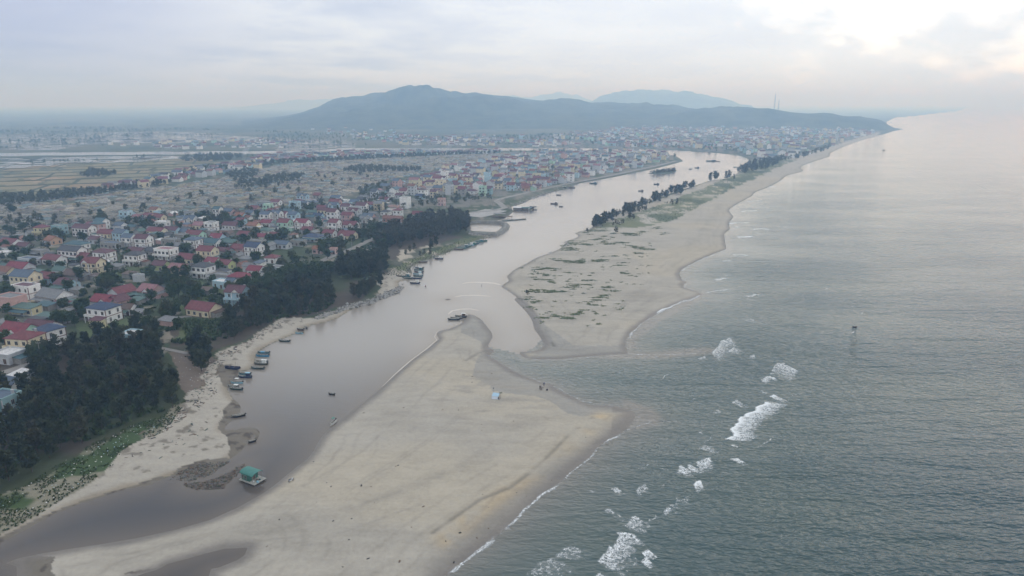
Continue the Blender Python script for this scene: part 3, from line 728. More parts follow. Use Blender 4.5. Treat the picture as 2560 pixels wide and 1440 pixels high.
# ------------------------------------------------------------------ houses
def uv_of(x, y, z=Z0):
    a = y * CP + (CAM_H - z) * SP; b_ = (z - CAM_H) * CP + y * SP
    return 1280 + FPX * x / a, 720 - FPX * b_ / a
hr = random.Random(21)
HOUSES = []      # records for the labels
def house(u, v, st, rf, wall, roof, w, d, ang, extra='', near=True, loc=None, cheap=False):
    """st storeys; rf gable / hip / flat / shed / cross; w along the ridge, d across it"""
    if loc is None: x, y, z = GZ(u, v)
    else: x, y, z = loc
    # the given point is the foot of the front: move back by half the depth
    if loc is None: y += d * 0.35
    root = empty('shed' if 'shed' in extra else 'house', (x, y, z - 0.1), math.radians(ang))
    H = 3.3 * st + 0.5 if st >= 1 else 2.6
    hw, hd = w / 2, d / 2
    b = MB(); wm, rm = WM[wall], RM[roof]
    b.box(-hw, hw, -hd, hd, 0, H, 0)
    rise = {'gable': 0.30 * d, 'cross': 0.32 * d, 'hip': 0.24 * d}.get(rf, 0)
    if rf in ('gable', 'cross'):
        for sx in (-1, 1):
            xx = sx * (hw - 0.12); x2 = sx * hw
            b.add([(x2, -hd, H), (x2, hd, H), (x2, 0, H + rise), (xx, -hd, H), (xx, hd, H), (xx, 0, H + rise)],
                  [(0,1,2),(3,5,4),(0,2,5,3),(1,4,5,2)] if sx > 0 else [(0,2,1),(3,4,5),(0,3,5,2),(1,2,5,4)])
    if rf == 'flat':
        for x0, x1, y0, y1 in ((-hw-.1, hw+.1, -hd-.1, -hd+.2), (-hw-.1, hw+.1, hd-.2, hd+.1), (-hw-.1, -hw+.2, -hd+.2, hd-.2), (hw-.2, hw+.1, -hd+.2, hd-.2)):
            b.box(x0, x1, y0, y1, H + 0.005, H + 0.65)
    b.build('wall', wm, root)
    r = MB(); ov = 0.55
    if rf in ('gable', 'cross'):
        e = H - ov * rise / hd
        for sy in (-1, 1):
            r.slab([(-hw-ov, sy*(hd+ov), e+.16), (hw+ov, sy*(hd+ov), e+.16), (hw+ov, 0, H+rise+.16), (-hw-ov, 0, H+rise+.16)], 0.15)
        r.box(-hw-ov, hw+ov, -.14, .14, H+rise+.10, H+rise+.24)
    elif rf == 'hip':
        k = max(hw - hd * 0.9, 0.3); e = H + 0.02; A = hw + ov; B_ = hd + ov; T = H + rise + .1
        r.add([(-A,-B_,e),(A,-B_,e),(A,B_,e),(-A,B_,e),(-k,0,T),(k,0,T),(-A,-B_,e-.18),(A,-B_,e-.18),(A,B_,e-.18),(-A,B_,e-.18)],
              [(0,1,5,4),(1,2,5),(2,3,4,5),(3,0,4),(6,7,1,0),(7,8,2,1),(8,9,3,2),(9,6,0,3),(9,8,7,6)])
    elif rf == 'flat':
        r.box(-hw+.2, hw-.2, -hd+.2, hd-.2, H + 0.01, H + 0.15)
    elif rf == 'shed':
        r.slab([(-hw-.4, -hd-.5, H+.08), (hw+.4, -hd-.5, H+.08), (hw+.4, hd+.4, H+.75), (-hw-.4, hd+.4, H+.75)], 0.10)
        r.add([(-hw, hd, H), (hw, hd, H), (hw, hd, H+.55), (-hw, hd, H+.55)], [(1,0,3,2)])
    ro = r.build('roof', rm, root)
    if rf == 'cross':
        p = MB(); pw = min(0.24 * w, 2.2); px0 = hw * 0.35 * (1 if hr.random() < .6 else -1); pr = pw * 0.8
        yb = -hd - 0.9
        p.add([(px0-pw, yb, H), (px0+pw, yb, H), (px0, yb, H+pr), (px0-pw, -hd+.3, H), (px0+pw, -hd+.3, H), (px0, 0, H+pr)], [(0,1,2)], 1)
        p.slab([(px0-pw-.3, yb-.25, H-.15), (px0, yb-.25, H+pr+.1), (px0, -hd+hd*.7, H+pr+.1), (px0-pw-.3, -hd+.25, H-.15)], .1)
        p.slab([(px0+pw+.3, yb-.25, H-.15), (px0, yb-.25, H+pr+.1), (px0, -hd+hd*.7, H+pr+.1), (px0+pw+.3, -hd+.25, H-.15)], .1)
        p.build('porch_roof', [rm, WM['white']], root)
        for sx in (-1, 1):
            c = MB(); c.box(px0+sx*pw-.16, px0+sx*pw+.16, yb, yb+.32, 0, H-.02); c.build('column', WM['white'], root)
    if not cheap and st >= 1 and 'plain' not in extra and 'shed' not in extra:
        wi = WIN[hr.randrange(3)]
        nf = max(2, int(w / 3.2)); ns = max(1, int(d / 3.6))
        for s in range(int(st)):
            zz = s * 3.3 + 1.1
            for i in range(nf):
                xx = -hw + (i + .5) * w / nf
                if s == 0 and i == nf // 2: put('door', DOOR, root, (xx, -hd, 0.1)); continue
                put('window', wi, root, (xx, -hd, zz))
            for i in range(ns):
                yy = -hd + (i + .5) * d / ns
                put('window', WIN[1], root, (hw, yy, zz), math.pi / 2)
        t = MB()
        if st >= 2:
            for s in range(1, int(st)):
                t.box(-hw-.12, hw+.12, -hd-.12, hd+.12, s*3.3+.15, s*3.3+.42)
        t.box(-hw-.08, hw+.08, -hd-.08, hd+.08, 0, .35)
        for sx in (-1, 1):
            for sy in (-1, 1): t.box(sx*hw-.13, sx*hw+.13, sy*hd-.13, sy*hd+.13, .35, H-.05)
        t.build('trim', M_TRIM if wall in ('white', 'cream', 'yellow') and hr.random() < .7 else WM['pale grey'], root)
        if st >= 2 and ('balcony' in extra or hr.random() < 0.35):
            bl = MB(); bx0, bx1 = (-hw, hw) if hr.random() < .5 else (-hw, 0.1)
            bl.box(bx0, bx1, -hd-1.8, -hd-.121, 3.3, 3.52)
            for x0, x1, y0, y1 in ((bx0, bx1, -hd-1.8, -hd-1.68), (bx0, bx0+.12, -hd-1.68, -hd-.13), (bx1-.12, bx1, -hd-1.68, -hd-.13)): bl.box(x0, x1, y0, y1, 3.53, 4.3)
            bl.build('balcony', wm, root)
            for xx in (bx0 + .3, (bx0 + bx1) / 2, bx1 - .3):
                c = MB(); c.box(xx-.13, xx+.13, -hd-1.75, -hd-1.49, 0, 3.29); c.build('column', wm, root)
        if 'awning' in extra or (st < 2 and hr.random() < .35):
            aw = MB(); am = RM['green' if 'awning' in extra else hr.choice(['green', 'grey', 'teal', 'grey'])]
            aw.slab([(-hw, -hd-3.2, 2.45), (hw*.8, -hd-3.2, 2.45), (hw*.8, -hd-.1, 2.95), (-hw, -hd-.1, 2.95)], .07)
            ao = aw.build('awning', am, root)
            for xx in (-hw + .3, hw*.8 - .3):
                c = MB(); c.box(xx-.06, xx+.06, -hd-3.0, -hd-2.88, 0, 2.38); c.build('post', M_STEEL, root)
        if hr.random() < .45 and w > 7.5:
            ex = MB(); aw_, ad_ = hr.uniform(2.6, 4.2), hr.uniform(.5, .9) * d; sxx = -1 if hr.random() < .5 else 1; xa, xb = sorted((sxx * hw, sxx * (hw + aw_))); ya = hr.uniform(-hd, hd - ad_)
            ex.box(xa, xb, ya, ya + ad_, 0, 2.5); ex.build('annex', hr.choice([wm, WM['grey'], WM['pale grey'], M_CONC]), root)
            er = MB(); z1, z2 = (2.95, 2.6) if sxx > 0 else (2.6, 2.95); er.slab([(xa - (.3 if sxx < 0 else 0), ya - .3, z1), (xb + (.3 if sxx > 0 else 0), ya - .3, z2), (xb + (.3 if sxx > 0 else 0), ya + ad_ + .3, z2), (xa - (.3 if sxx < 0 else 0), ya + ad_ + .3, z1)], .07)
            er.build('annex_roof', RM[hr.choice(['grey', 'green', 'rust', 'grey', 'teal', 'brown', 'white'])], root)
        if hr.random() < .30:
            k = MB(); k.tube((hw*.6, hd*.5, H + rise*.4), (hw*.6, hd*.5, H + rise*.4 + 1.5), .5, n=10); k.tube((hw*.6, hd*.5, H), (hw*.6, hd*.5, H + rise*.4), .35, n=6); k.build('water_tank', M_STEEL, root)
    elif cheap and 'shed' not in extra:
        for s in range(max(1, int(st))):
            for i in range(2): put('window', WIN[0], root, (-hw + (i + .5) * w / 2, -hd, s * 3.3 + 1.1))
            put('window', WIN[1], root, (hw, 0, s * 3.3 + 1.1), math.pi / 2)
    HOUSES.append(dict(o=root, x=x, y=y, u=u, v=v, st=st, rf=rf, wall=wall, roof=roof, w=w, extra=extra, cheap=cheap))
    return root

HL = [
 (255,806,2,'hip','white','blue',11.5,9,-18,'balcony hero'), (505,791,1,'gable','cream','red',14,9,-20,''), (592,762,2,'cross','light blue','maroon',9.5,8,-12,''),
 (300,748,1,'gable','pale grey','red',10,9,62,'balcony'), (372,744,1,'cross','pink','pink',10,9,-20,'awning'), (260,770,1,'cross','pale grey','crimson',12,8,-15,''),
 (292,770,1,'gable','pink','maroon',7,8,65,''), (318,788,1,'gable','white','brown',6,5.5,-10,''), (345,793,0,'shed','grey','grey',6,4,-15,'shed'), (243,820,1,'shed','yellow','maroon',6,4,-15,'plain'),
 (333,858,1,'flat','light blue','white',10.5,7,-14,''), (57,885,2,'hip','cream','red',10.5,9,-10,'balcony'), (120,864,2,'hip','white','blue',8.5,8,-28,'balcony'), (98,838,1,'gable','white','maroon',14,8,-15,''),
 (40,848,1,'cross','mint green','crimson',14,9,-18,''), (112,804,0,'shed','grey','green',8,5.5,-12,'shed'), (170,796,1,'flat','grey','grey',6,6,-15,'plain'), (62,748,2,'flat','white','maroon',12,7,-18,'balcony'),
 (128,758,1,'gable','white','grey',15,10,-22,''), (162,726,1,'gable','light blue','maroon',10,8,-20,'awning'), (60,720,2,'gable','cream','slate blue',13,9,-15,''), (117,709,1,'gable','light blue','red',9.5,8,-18,'awning'),
 (182,702,1,'gable','grey','brown',10,8,-15,'plain'), (231,684,2,'cross','cream','red',10,8,-12,''), (335,664,2,'hip','white','dark grey',10,8,-12,''), (400,677,1,'gable','lime','maroon',8.5,7,-15,''),
 (447,688,1,'gable','cream','pink',12,9,-18,''), (474,686,1,'gable','white','maroon',5,5,-10,'plain'), (131,662,1,'gable','white','red',12,8,-18,''), (44,684,1,'cross','pale grey','crimson',13,9,-14,''),
 (72,662,1,'flat','pale grey','slate blue',14,6.5,-20,''), (12,694,1,'gable','yellow','rust',10,8,-20,'awning'), (150,771,0,'shed','grey','red',9,4.5,-18,'shed'), (62,787,1,'shed','yellow','green',12,6,-14,''),
 (22,778,2,'flat','pink','grey',12,8,-20,'plain'), (14,908,1,'flat','pale grey','white',9,8,-15,''), (13,985,1,'gable','white','slate blue',11,7,-20,''), (47,957,0,'shed','pale grey','white',8,6,-20,'shed'), (2,1045,2,'flat','teal','slate blue',8,7,-15,''),
 (418,814,0,'shed','pink','grey',8,5,-18,'shed'),
 (252,574,2,'gable','white','teal',8.5,7.5,-14,''), (298,574,1,'gable','white','slate blue',8,7,-18,''), (103,591,2,'hip','yellow','red',8.5,8,-14,''), (146,588,2,'flat','teal','grey',8,8,-20,''),
 (208,592,2,'gable','white','maroon',16,8,-18,''), (266,595,1,'gable','cream','red',13,8,-16,''), (302,605,2,'gable','light blue','slate blue',10,8,-20,''), (189,623,1,'hip','white','teal',14,8,-15,''),
 (322,617,2,'gable','white','slate blue',8,7,-15,''), (357,620,2,'gable','white','maroon',9.5,8,-12,''), (22,620,1,'gable','white','red',14,9,-20,''), (128,612,1,'gable','orange','orange',9,8,-30,''),
 (58,627,1,'gable','grey','maroon',9,6,-14,''), (238,610,1,'gable','pale grey','maroon',8,6,-16,''), (277,621,1,'flat','grey','slate blue',15,7,-22,''), (178,652,2,'gable','white','dark grey',16,8,-16,''), (203,655,1,'gable','grey','red',13,7,-20,''),
 (258,657,2,'hip','white','maroon',11,8,-16,'balcony'), (413,650,2,'flat','white','pink',13,8,-20,'balcony'), (481,624,2,'hip','white','slate blue',9.5,8,-16,'balcony'), (517,652,2,'gable','cream','red',11,8,-16,'balcony'),
 (468,660,1,'gable','cream','red',12,8.5,-20,''), (390,589,1,'gable','cream','red',14,8,-18,''), (428,586,1,'gable','light blue','maroon',12,7,-16,''), (405,566,1,'flat','white','white',10,6,-15,''), (527,579,2,'flat','white','dark grey',9,7,-18,''),
 (475,558,1,'cross','white','slate blue',9.5,8,-14,''), (500,574,1,'gable','cream','pink',11,8,-20,''), (397,553,1,'gable','cream','red',9,7,-20,''), (345,552,1,'gable','light blue','pink',7,6,-16,''), (386,533,1,'gable','cream','rust',8,6.5,-16,''),
 (544,541,2,'gable','white','teal',7,6,-20,''), (577,574,1,'gable','white','maroon',13,8,-16,''), (486,597,1,'gable','mint green','red',13,8,-18,''), (530,619,1,'gable','white','teal',11,8,-20,''), (600,549,1,'gable','light blue','orange',8,7,-16,''),
 (571,538,1,'gable','pink','slate blue',9,7,-16,''), (541,606,1,'cross','light blue','crimson',9,8,-15,''), (634,642,2,'gable','white','blue',10.5,8,-22,''), (597,634,1,'gable','pink','red',9,8,-15,''), (506,695,2,'hip','white','dark grey',10.5,8,-20,'balcony'),
 (531,668,1,'gable','mint green','crimson',8,7,-20,''), (563,674,1,'gable','lime','red',8.5,7,-20,''), (553,703,1,'flat','grey','grey',12,6,-20,''), (599,707,1,'hip','grey','crimson',12,8,-14,'plain'), (638,690,1,'gable','white','crimson',8.5,7,-16,''),
 (553,721,1,'flat','light blue','white',8,6.5,-20,''), (578,720,1,'gable','white','slate blue',5,5,-20,'plain'), (515,737,0,'shed','brown' if False else 'grey','brown',9,5,-18,'shed'), (698,685,1,'flat','pale grey','grey',11,6,-20,''), (679,658,1,'hip','white','red',7.5,7,-14,''),
 (795,635,1,'gable','pink','orange',6.5,5,-14,''), (833,636,1,'flat','pink','rust',4.5,4,-14,''), (781,604,1,'hip','white','blue',13,8,-16,''), (868,600,1,'cross','cream','red',12,9,-16,''), (823,594,1,'gable','white','red',8.5,7,-18,''),
 (836,577,2,'gable','white','red',8,7.5,-20,''), (832,559,3,'gable','white','maroon',8,7.5,-18,''), (876,573,1,'cross','white','red',11,8,-16,''), (869,557,2,'gable','pink','red',9,7,-16,''), (756,577,2,'cross','white','crimson',11,7.5,-22,''),
 (711,577,2,'gable','mint green','red',9.5,8,-16,''), (662,588,1,'hip','white','green',10,8,-16,''), (633,574,1,'gable','cream','orange',8.5,7,-16,''), (668,567,1,'gable','white','crimson',9,7,-16,''), (734,556,2,'gable','light blue','slate blue',8,7,-18,''),
 (665,555,2,'gable','white','slate blue',9,7,-16,''), (795,549,1,'gable','light blue','blue',8,6,-16,''), (602,561,1,'gable','light blue','red',7,6,-16,''), (670,530,2,'flat','mint green','white',7,6,-18,''), (636,530,1,'gable','pink','red',8.5,7,-20,''),
 (834,530,2,'cross','light blue','slate blue',8.5,6.5,-16,''), (805,529,1,'gable','grey','red',9,7,-16,''), (866,534,2,'gable','white','maroon',8.5,7,-16,''), (705,545,1,'gable','white','red',9,7,-16,''),
 (1013,521,3,'flat','white','grey',8.5,7.5,-24,'plainhero'), (964,539,1,'hip','white','dark grey',8,7,-18,''), (995,545,2,'hip','white','red',7,6.5,-16,''), (1044,556,2,'gable','mint green','red',8.5,8,-18,''), (982,556,1,'gable','brick','rust',17,6,-14,''),
 (905,528,2,'flat','cream','pink',8.5,7,-16,''), (945,511,1,'flat','white','white',7,6,-16,''), (1104,515,2,'flat','pink','orange',6.5,6,-16,''), (1207,490,3,'flat','mint green','teal',7,6.5,-18,''), (1050,499,1,'gable','light blue','blue',8.5,7,-18,''),
 (1315,478,1,'gable','orange','rust',8.5,7.5,-16,''), (1278,477,2,'gable','light blue','red',9.5,8,-16,''), (1085,495,2,'gable','cream','maroon',7,6,-18,''), (862,510,1,'flat','white','white',8,6,-18,''),
 (610,598,1,'gable','grey','red',9,7,-16,''), (655,603,1,'gable','cream','crimson',8,6,-16,''), (690,600,1,'gable','grey','red',9,6,-16,''), (770,585,1,'gable','grey','red',9,6,-16,''), (640,615,1,'flat','grey','grey',12,6,-16,''), (705,622,1,'gable','pale grey','slate blue',11,6,-20,''),
 (745,615,1,'flat','grey','teal',10,5,-16,''), (560,640,1,'gable','grey','maroon',10,6,-18,''), (452,600,1,'flat','grey','grey',8,6,-16,''), (95,640,1,'flat','grey','grey',10,6,-18,''), (450,627,1,'gable','grey','grey',10,6,-18,''), (575,618,1,'gable','grey','green',11,6,-18,''),
 (425,612,1,'flat','grey','grey',12,6,-18,''), (385,640,1,'gable','grey','dark grey',12,6,-18,''), (340,640,1,'gable','grey','maroon',12,6,-18,''), (150,690,1,'gable','pale grey','green',8,6,-18,''), (85,690,0,'shed','grey','green',9,5,-18,'shed'), (205,700,0,'shed','grey','grey',7,5,-18,'shed'),
 (20,735,0,'shed','grey','green',10,5,-18,'shed'), (110,775,0,'shed','grey','teal',9,5,-18,'shed'), (12,820,0,'shed','grey','grey',9,5,-18,'shed'), (85,815,0,'shed','grey','dark grey',8,5,-16,'shed'), (180,770,0,'shed','grey','green',10,5,-16,'shed'), (340,762,0,'shed','grey','green',7,5,-18,'shed'),
 (400,735,0,'shed','grey','dark grey',7,4,-18,'shed'), (320,695,0,'shed','grey','brown',6,5,-18,'shed'), (345,705,1,'flat','pale grey','grey',5,4,-18,'plain'), (240,700,0,'shed','grey','brown',7,4,-18,'shed'), (290,675,0,'shed','grey','grey',8,5,-18,'shed'), (190,735,0,'shed','grey','grey',6,4,-18,'shed'),
]
for h in HL: house(*h)
# low outbuildings squeezed between the houses
def _early(poly, n, dmin, seed): return scatter(poly, n, dmin, seed, avoid=[(h['x'], h['y'], h['w'] * .5 + 3.2) for h in HOUSES])
# the town by the river bend: random plots, nearest ones as houses of their own
def scatter(poly, n, dmin, seed, z=Z0, avoid=(), clump=None):
    r = np.random.RandomState(seed); w_ = zn(poly); out = []
    lo, hi = w_.min(0), w_.max(0); cell = {}
    av = np.array(avoid) if len(avoid) else None
    for _ in range(12):
        c = lo + r.rand(n * 3 + 60, 2) * (hi - lo)
        c = c[inside(c, w_)]
        if clump: c = c[fbm(c[:, 0] * clump[0] + seed, c[:, 1] * clump[0], 3) > clump[1]]
        if av is not None:
            c = c[~(((c[:, None, 0] - av[None, :, 0]) ** 2 + (c[:, None, 1] - av[None, :, 1]) ** 2) < av[None, :, 2] ** 2).any(1)]
        for x, y in c.tolist():
            kx, ky = int(x // dmin), int(y // dmin); ok = True
            for i in (-1, 0, 1):
                for j in (-1, 0, 1):
                    for (a, b_) in cell.get((kx + i, ky + j), ()):
                        if (a - x) ** 2 + (b_ - y) ** 2 < dmin * dmin: ok = False
            if not ok: continue
            cell.setdefault((kx, ky), []).append((x, y)); out.append((x, y))
            if len(out) >= n: return out
    return out
VILLAGE = [(-20,700),(-20,600),(100,580),(240,562),(380,540),(520,535),(640,522),(860,515),(900,545),(890,590),(800,612),(720,630),(640,690),(560,700),(470,680),(400,665),(250,680),(180,740),(100,790),(0,810)]
for x, y in _early(VILLAGE, 105, 7.0, 17):
    uu, vv = uv_of(x, y); house(uu, vv, hr.choice([0, 0, 1]), 'shed' if hr.random() < .6 else 'gable', hr.choice(['grey', 'grey', 'pale grey', 'white', 'pink']), hr.choice(['grey', 'grey', 'dark grey', 'green', 'teal', 'brown', 'rust', 'slate blue', 'white']), hr.uniform(5, 9), hr.uniform(3.5, 5.5), -18 + hr.uniform(-10, 10) + hr.choice([0, 90]), extra='shed', loc=(x, y, HZ(x, y)))
for x, y in _early([(560,548),(620,520),(700,508),(860,496),(960,500),(1000,535),(930,566),(890,545),(700,552)], 34, 10.5, 19) + _early([(0,640),(0,590),(120,575),(240,555),(350,535),(420,540),(340,570),(160,610)], 8, 10.5, 20):
    uu, vv = uv_of(x, y); house(uu, vv, hr.choice([1, 1, 1, 2]), hr.choice(['gable', 'gable', 'cross', 'hip', 'flat']), hr.choice(['white', 'white', 'cream', 'pale grey', 'light blue', 'grey', 'pink']), hr.choice(['red', 'maroon', 'slate blue', 'grey', 'rust', 'dark grey', 'teal']), hr.uniform(7, 11), hr.uniform(6, 8), -18 + hr.uniform(-6, 6), loc=(x, y, HZ(x, y)))
occ = [(h['x'], h['y'], 9.0) for h in HOUSES]
TOWN_IN = [(1240,400),(1330,386),(1590,384),(1680,393),(1600,418),(1500,437),(1430,452),(1330,478),(1240,478),(1215,490),(1100,485),(1000,496),(920,495),(975,468),(1060,446),(1120,424)]
pts = scatter(TOWN_IN, 520, 11.5, 3, avoid=occ)
pts.sort(key=lambda p: math.hypot(*p))
wl = ['white'] * 7 + ['cream'] * 3 + ['light blue'] * 2 + ['pale grey'] * 5 + ['mint green', 'teal', 'pink', 'grey', 'grey', 'yellow']
rl = ['red'] * 4 + ['maroon'] * 5 + ['slate blue'] * 3 + ['grey'] * 4 + ['rust', 'rust', 'pink', 'teal', 'dark grey', 'brown']
trn = random.Random(8)
N_IND = 300 - sum('shed' not in h['extra'] for h in HOUSES)
far_spec = []
for i, (x, y) in enumerate(pts):
    sp_ = (trn.choice([1, 1, 1, 2, 2, 3]), trn.choice(['gable'] * 6 + ['hip', 'flat', 'flat']), trn.choice(wl), trn.choice(rl), trn.uniform(7, 12), trn.uniform(6.5, 8.5), trn.choice([-18, -18, 70]) + trn.uniform(-8, 8))
    if i < N_IND:
        uu, vv = uv_of(x, y); house(uu, vv, *sp_, extra='town', loc=(x, y, HZ(x, y)), cheap=True)
    else: far_spec.append((x, y, *sp_))
# everything farther away is one mass of houses
FT = [(1330,368),(1000,362),(1010,352),(1180,340),(1330,345),(1420,338),(1500,330),(1640,306),(1720,300),(1900,304),(2100,322),(2195,330),(2140,346),(2060,372),(1985,396),(1935,398),(1880,392),(1850,382),(1700,371),(1500,368)]
for p in scatter(FT, 1700, 11.5, 5, clump=(.012, .44)): far_spec.append((*p, trn.choice([1, 1, 2, 2, 3]), 'gable', trn.choice(wl), trn.choice(rl), trn.uniform(8, 15), trn.uniform(7, 10), trn.uniform(-30, 70)))
for poly, n, sd_ in (([(620,402),(700,390),(900,384),(1100,382),(1250,379),(1240,384),(1100,386),(900,394),(700,404),(640,408)], 190, 6), ([(420,445),(460,425),(560,415),(650,405),(660,420),(560,437),(480,447),(380,470),(270,476),(250,468)], 60, 7),
                  ([(270,362),(420,356),(640,352),(760,356),(700,372),(500,374),(330,370)], 60, 9), ([(760,318),(830,304),(900,310),(1000,330),(1060,350),(900,345),(780,330)], 70, 10), ([(880,345),(1000,335),(1130,350),(1250,352),(1200,362),(960,360)], 60, 12)):
    for p in scatter(poly, n, 14, sd_): far_spec.append((*p, trn.choice([1, 1, 2]), 'gable', trn.choice(wl), trn.choice(rl), trn.uniform(8, 13), trn.uniform(7, 9), trn.uniform(-30, 70)))
fb = MB(); wk = list(WALL); rk = list(ROOF)
for (x, y, st, rf, wa, rf_, w_, d_, an) in far_spec:
    c, s = math.cos(math.radians(an)), math.sin(math.radians(an)); hw, hd = w_ / 2, d_ / 2; H = 3.3 * st + .5; rs = 0 if rf == 'flat' else .3 * d_; z0 = Z0
    T = lambda px, py, pz: (x + c * px - s * py, y + s * px + c * py, z0 + pz)
    o = [T(-hw,-hd,0), T(hw,-hd,0), T(hw,hd,0), T(-hw,hd,0), T(-hw,-hd,H), T(hw,-hd,H), T(hw,hd,H), T(-hw,hd,H), T(-hw,0,H+rs), T(hw,0,H+rs)]
    fb.add(o, [(0,1,5,4),(1,2,6,9,5),(2,3,7,6),(3,0,4,8,7)], wk.index(wa))
    e = .5
    fb.add([T(-hw-e,-hd-e,H+.05-e*rs/hd), T(hw+e,-hd-e,H+.05-e*rs/hd), T(hw+e,0,H+rs+.05), T(-hw-e,0,H+rs+.05), T(hw+e,hd+e,H+.05-e*rs/hd), T(-hw-e,hd+e,H+.05-e*rs/hd)], [(0,1,2,3),(3,2,4,5)], len(wk) + rk.index(rf_))
tag(fb.build('distant_houses', [WM[k] for k in wk] + [RM[k] for k in rk]), 'distant town houses with pale walls and red or blue roofs under the hills', kind='stuff')
# ------------------------------------------------------------------ trees
def leaf_mat(name, a, b):
    t = NT(name)
    oi = t.nd('ShaderNodeObjectInfo')
    k = t.math('ADD', t.math('MULTIPLY', t.attr('tint'), 0.6), t.math('MULTIPLY', oi.outputs['Random'], 0.4))
    c = t.mix(k, a, b)
    c = t.mix(t.ramp(oi.outputs['Random'], 0.70, 0.95, 0.0, 0.45), c, (0.085, 0.068, 0.042))   # some crowns are browner
    t.set(Base_Color=c, Roughness=0.9); t.b.inputs['Specular IOR Level'].default_value = 0.15
    return t.m
M_CAS = leaf_mat('casuarina_needles', (0.024, 0.034, 0.018), (0.088, 0.100, 0.050))
M_BRO = leaf_mat('broad_leaves', (0.026, 0.050, 0.018), (0.082, 0.112, 0.040))
M_BARK = plain('bark', (0.10, 0.08, 0.065), 0.9, 0.3, 4)
tr = np.random.RandomState(4)
def crown_arrays(kind, n, rs, h=1.0, size=1.0):
    """leaf sprays of a crown about 10 m (casuarina) or 7 m (broadleaf) tall, as quads"""
    V = np.zeros((n, 4, 3)); tint = np.zeros((n, 4))
    if kind == 'cas':
        # branches leave the trunk at many heights and rise; the outline is ragged
        nb = 34
        bz = rs.uniform(0.12, 0.90, nb) ** 0.9; ba = rs.uniform(0, 2 * math.pi, nb)
        bl = (0.45 + 2.5 * (1 - bz) ** 0.55 * np.minimum(1, bz / 0.16)) * rs.uniform(0.5, 1.2, nb)
        k = rs.randint(0, nb, n); t = rs.uniform(0.15, 1.0, n) ** 0.7
        c = np.stack([np.cos(ba[k]) * bl[k] * t, np.sin(ba[k]) * bl[k] * t, 10 * bz[k] + bl[k] * t * 0.55], 1) + rs.normal(0, 0.32, (n, 3))
        ln = rs.uniform(0.35, 0.85, n) * size; wd = rs.uniform(0.10, 0.22, n) * size * 1.6
        dirv = np.stack([np.cos(ba[k]) * .6 + rs.normal(0, .5, n), np.sin(ba[k]) * .6 + rs.normal(0, .5, n), rs.uniform(0.1, 1.3, n)], 1)
        tb = rs.uniform(0, 1, nb)[k]
    else:
        nb = 16
        ca = rs.uniform(0, 2 * math.pi, nb); cr = rs.uniform(0.3, 2.3, nb); cz = rs.uniform(2.4, 6.2, nb); cs = rs.uniform(0.8, 1.5, nb)
        cr *= np.sqrt(np.clip(1 - ((cz - 4) / 3.2) ** 2, 0.1, 1))
        k = rs.randint(0, nb, n); dv = rs.normal(0, 1, (n, 3)); dv /= np.linalg.norm(dv, axis=1)[:, None]
        rr = rs.uniform(0.55, 1.05, n)[:, None]
        c = np.stack([np.cos(ca[k]) * cr[k], np.sin(ca[k]) * cr[k], cz[k]], 1) + dv * rr * cs[k][:, None]
        ln = rs.uniform(0.28, 0.6, n) * size; wd = rs.uniform(0.18, 0.4, n) * size
        dirv = dv + rs.normal(0, .7, (n, 3)); tb = rs.uniform(0, 1, nb)[k]
    dirv /= np.linalg.norm(dirv, axis=1)[:, None]
    sv = np.cross(dirv, rs.normal(0, 1, (n, 3))); sv /= np.linalg.norm(sv, axis=1)[:, None]
    a, b_ = dirv * ln[:, None], sv * wd[:, None]
    V[:, 0] = c - a * .6; V[:, 1] = c + b_; V[:, 2] = c + a; V[:, 3] = c - b_
    tint[:] = np.clip(tb * .6 + rs.uniform(0, .4, n), 0, 1)[:, None]
    return V, tint
def crown_mesh(kind, n, seed, mat, size=1.0):
    V, t = crown_arrays(kind, n, np.random.RandomState(seed), size=size)
    me = mesh_np('crown', V.reshape(-1, 3), np.arange(n * 4).reshape(n, 4))
    attr_f(me, 'tint', t.ravel()); me.materials.append(mat); return me
def trunk_mesh(h, r, seed, limbs=5, lo=.25):
    b = MB(); rr = random.Random(seed)
    p = Vector((0, 0, -.3)); n = 5
    q = p
    for i in range(n):
        q2 = Vector((rr.uniform(-.12, .12) * (i + 1), rr.uniform(-.12, .12) * (i + 1), h * (i + 1) / n)); b.tube(q, q2, r * (1 - i / n * .8), r * (1 - (i + 1) / n * .8), 6, cap=False); q = q2
    for i in range(limbs):
        z = h * rr.uniform(lo, .8); a = rr.uniform(0, 6.28); l = rr.uniform(.8, 1.9)
        b.tube((0, 0, z), (math.cos(a) * l, math.sin(a) * l, z + l * .7), r * .35, r * .1, 4, cap=False)
    me = b.mesh('trunk', True); me.materials.append(M_BARK); return me
CAS = [(crown_mesh('cas', 1300, 40 + i, M_CAS), trunk_mesh(9.2, .17, i, 7)) for i in range(6)]
CASL = [(crown_mesh('cas', 420, 60 + i, M_CAS, 1.6), trunk_mesh(9.2, .17, i, 3)) for i in range(4)]
BRO = [(crown_mesh('bro', 1100, 80 + i, M_BRO), trunk_mesh(4.4, .2, 20 + i, 5, .4)) for i in range(5)]
BROL = [(crown_mesh('bro', 420, 90 + i, M_BRO, 1.6), trunk_mesh(4.4, .2, 20 + i, 3, .4)) for i in range(4)]
TREES = []   # (x, y, kind, scale, region, px height)
hp = np.array([(h['x'], h['y'], h['w'] * .62 + 1.5) for h in HOUSES])
def free(x, y, m=0.0):
    return not (((hp[:, 0] - x) ** 2 + (hp[:, 1] - y) ** 2) < (hp[:, 2] + m) ** 2).any()
rt = random.Random(77)
def wood(poly, n, dmin, kind, s0, s1, region, seed, houses=True):
    for x, y in scatter(poly, n, dmin, seed):
        if houses and not free(x, y, -1.0): continue
        TREES.append((x, y, kind, rt.uniform(s0, s1), region))
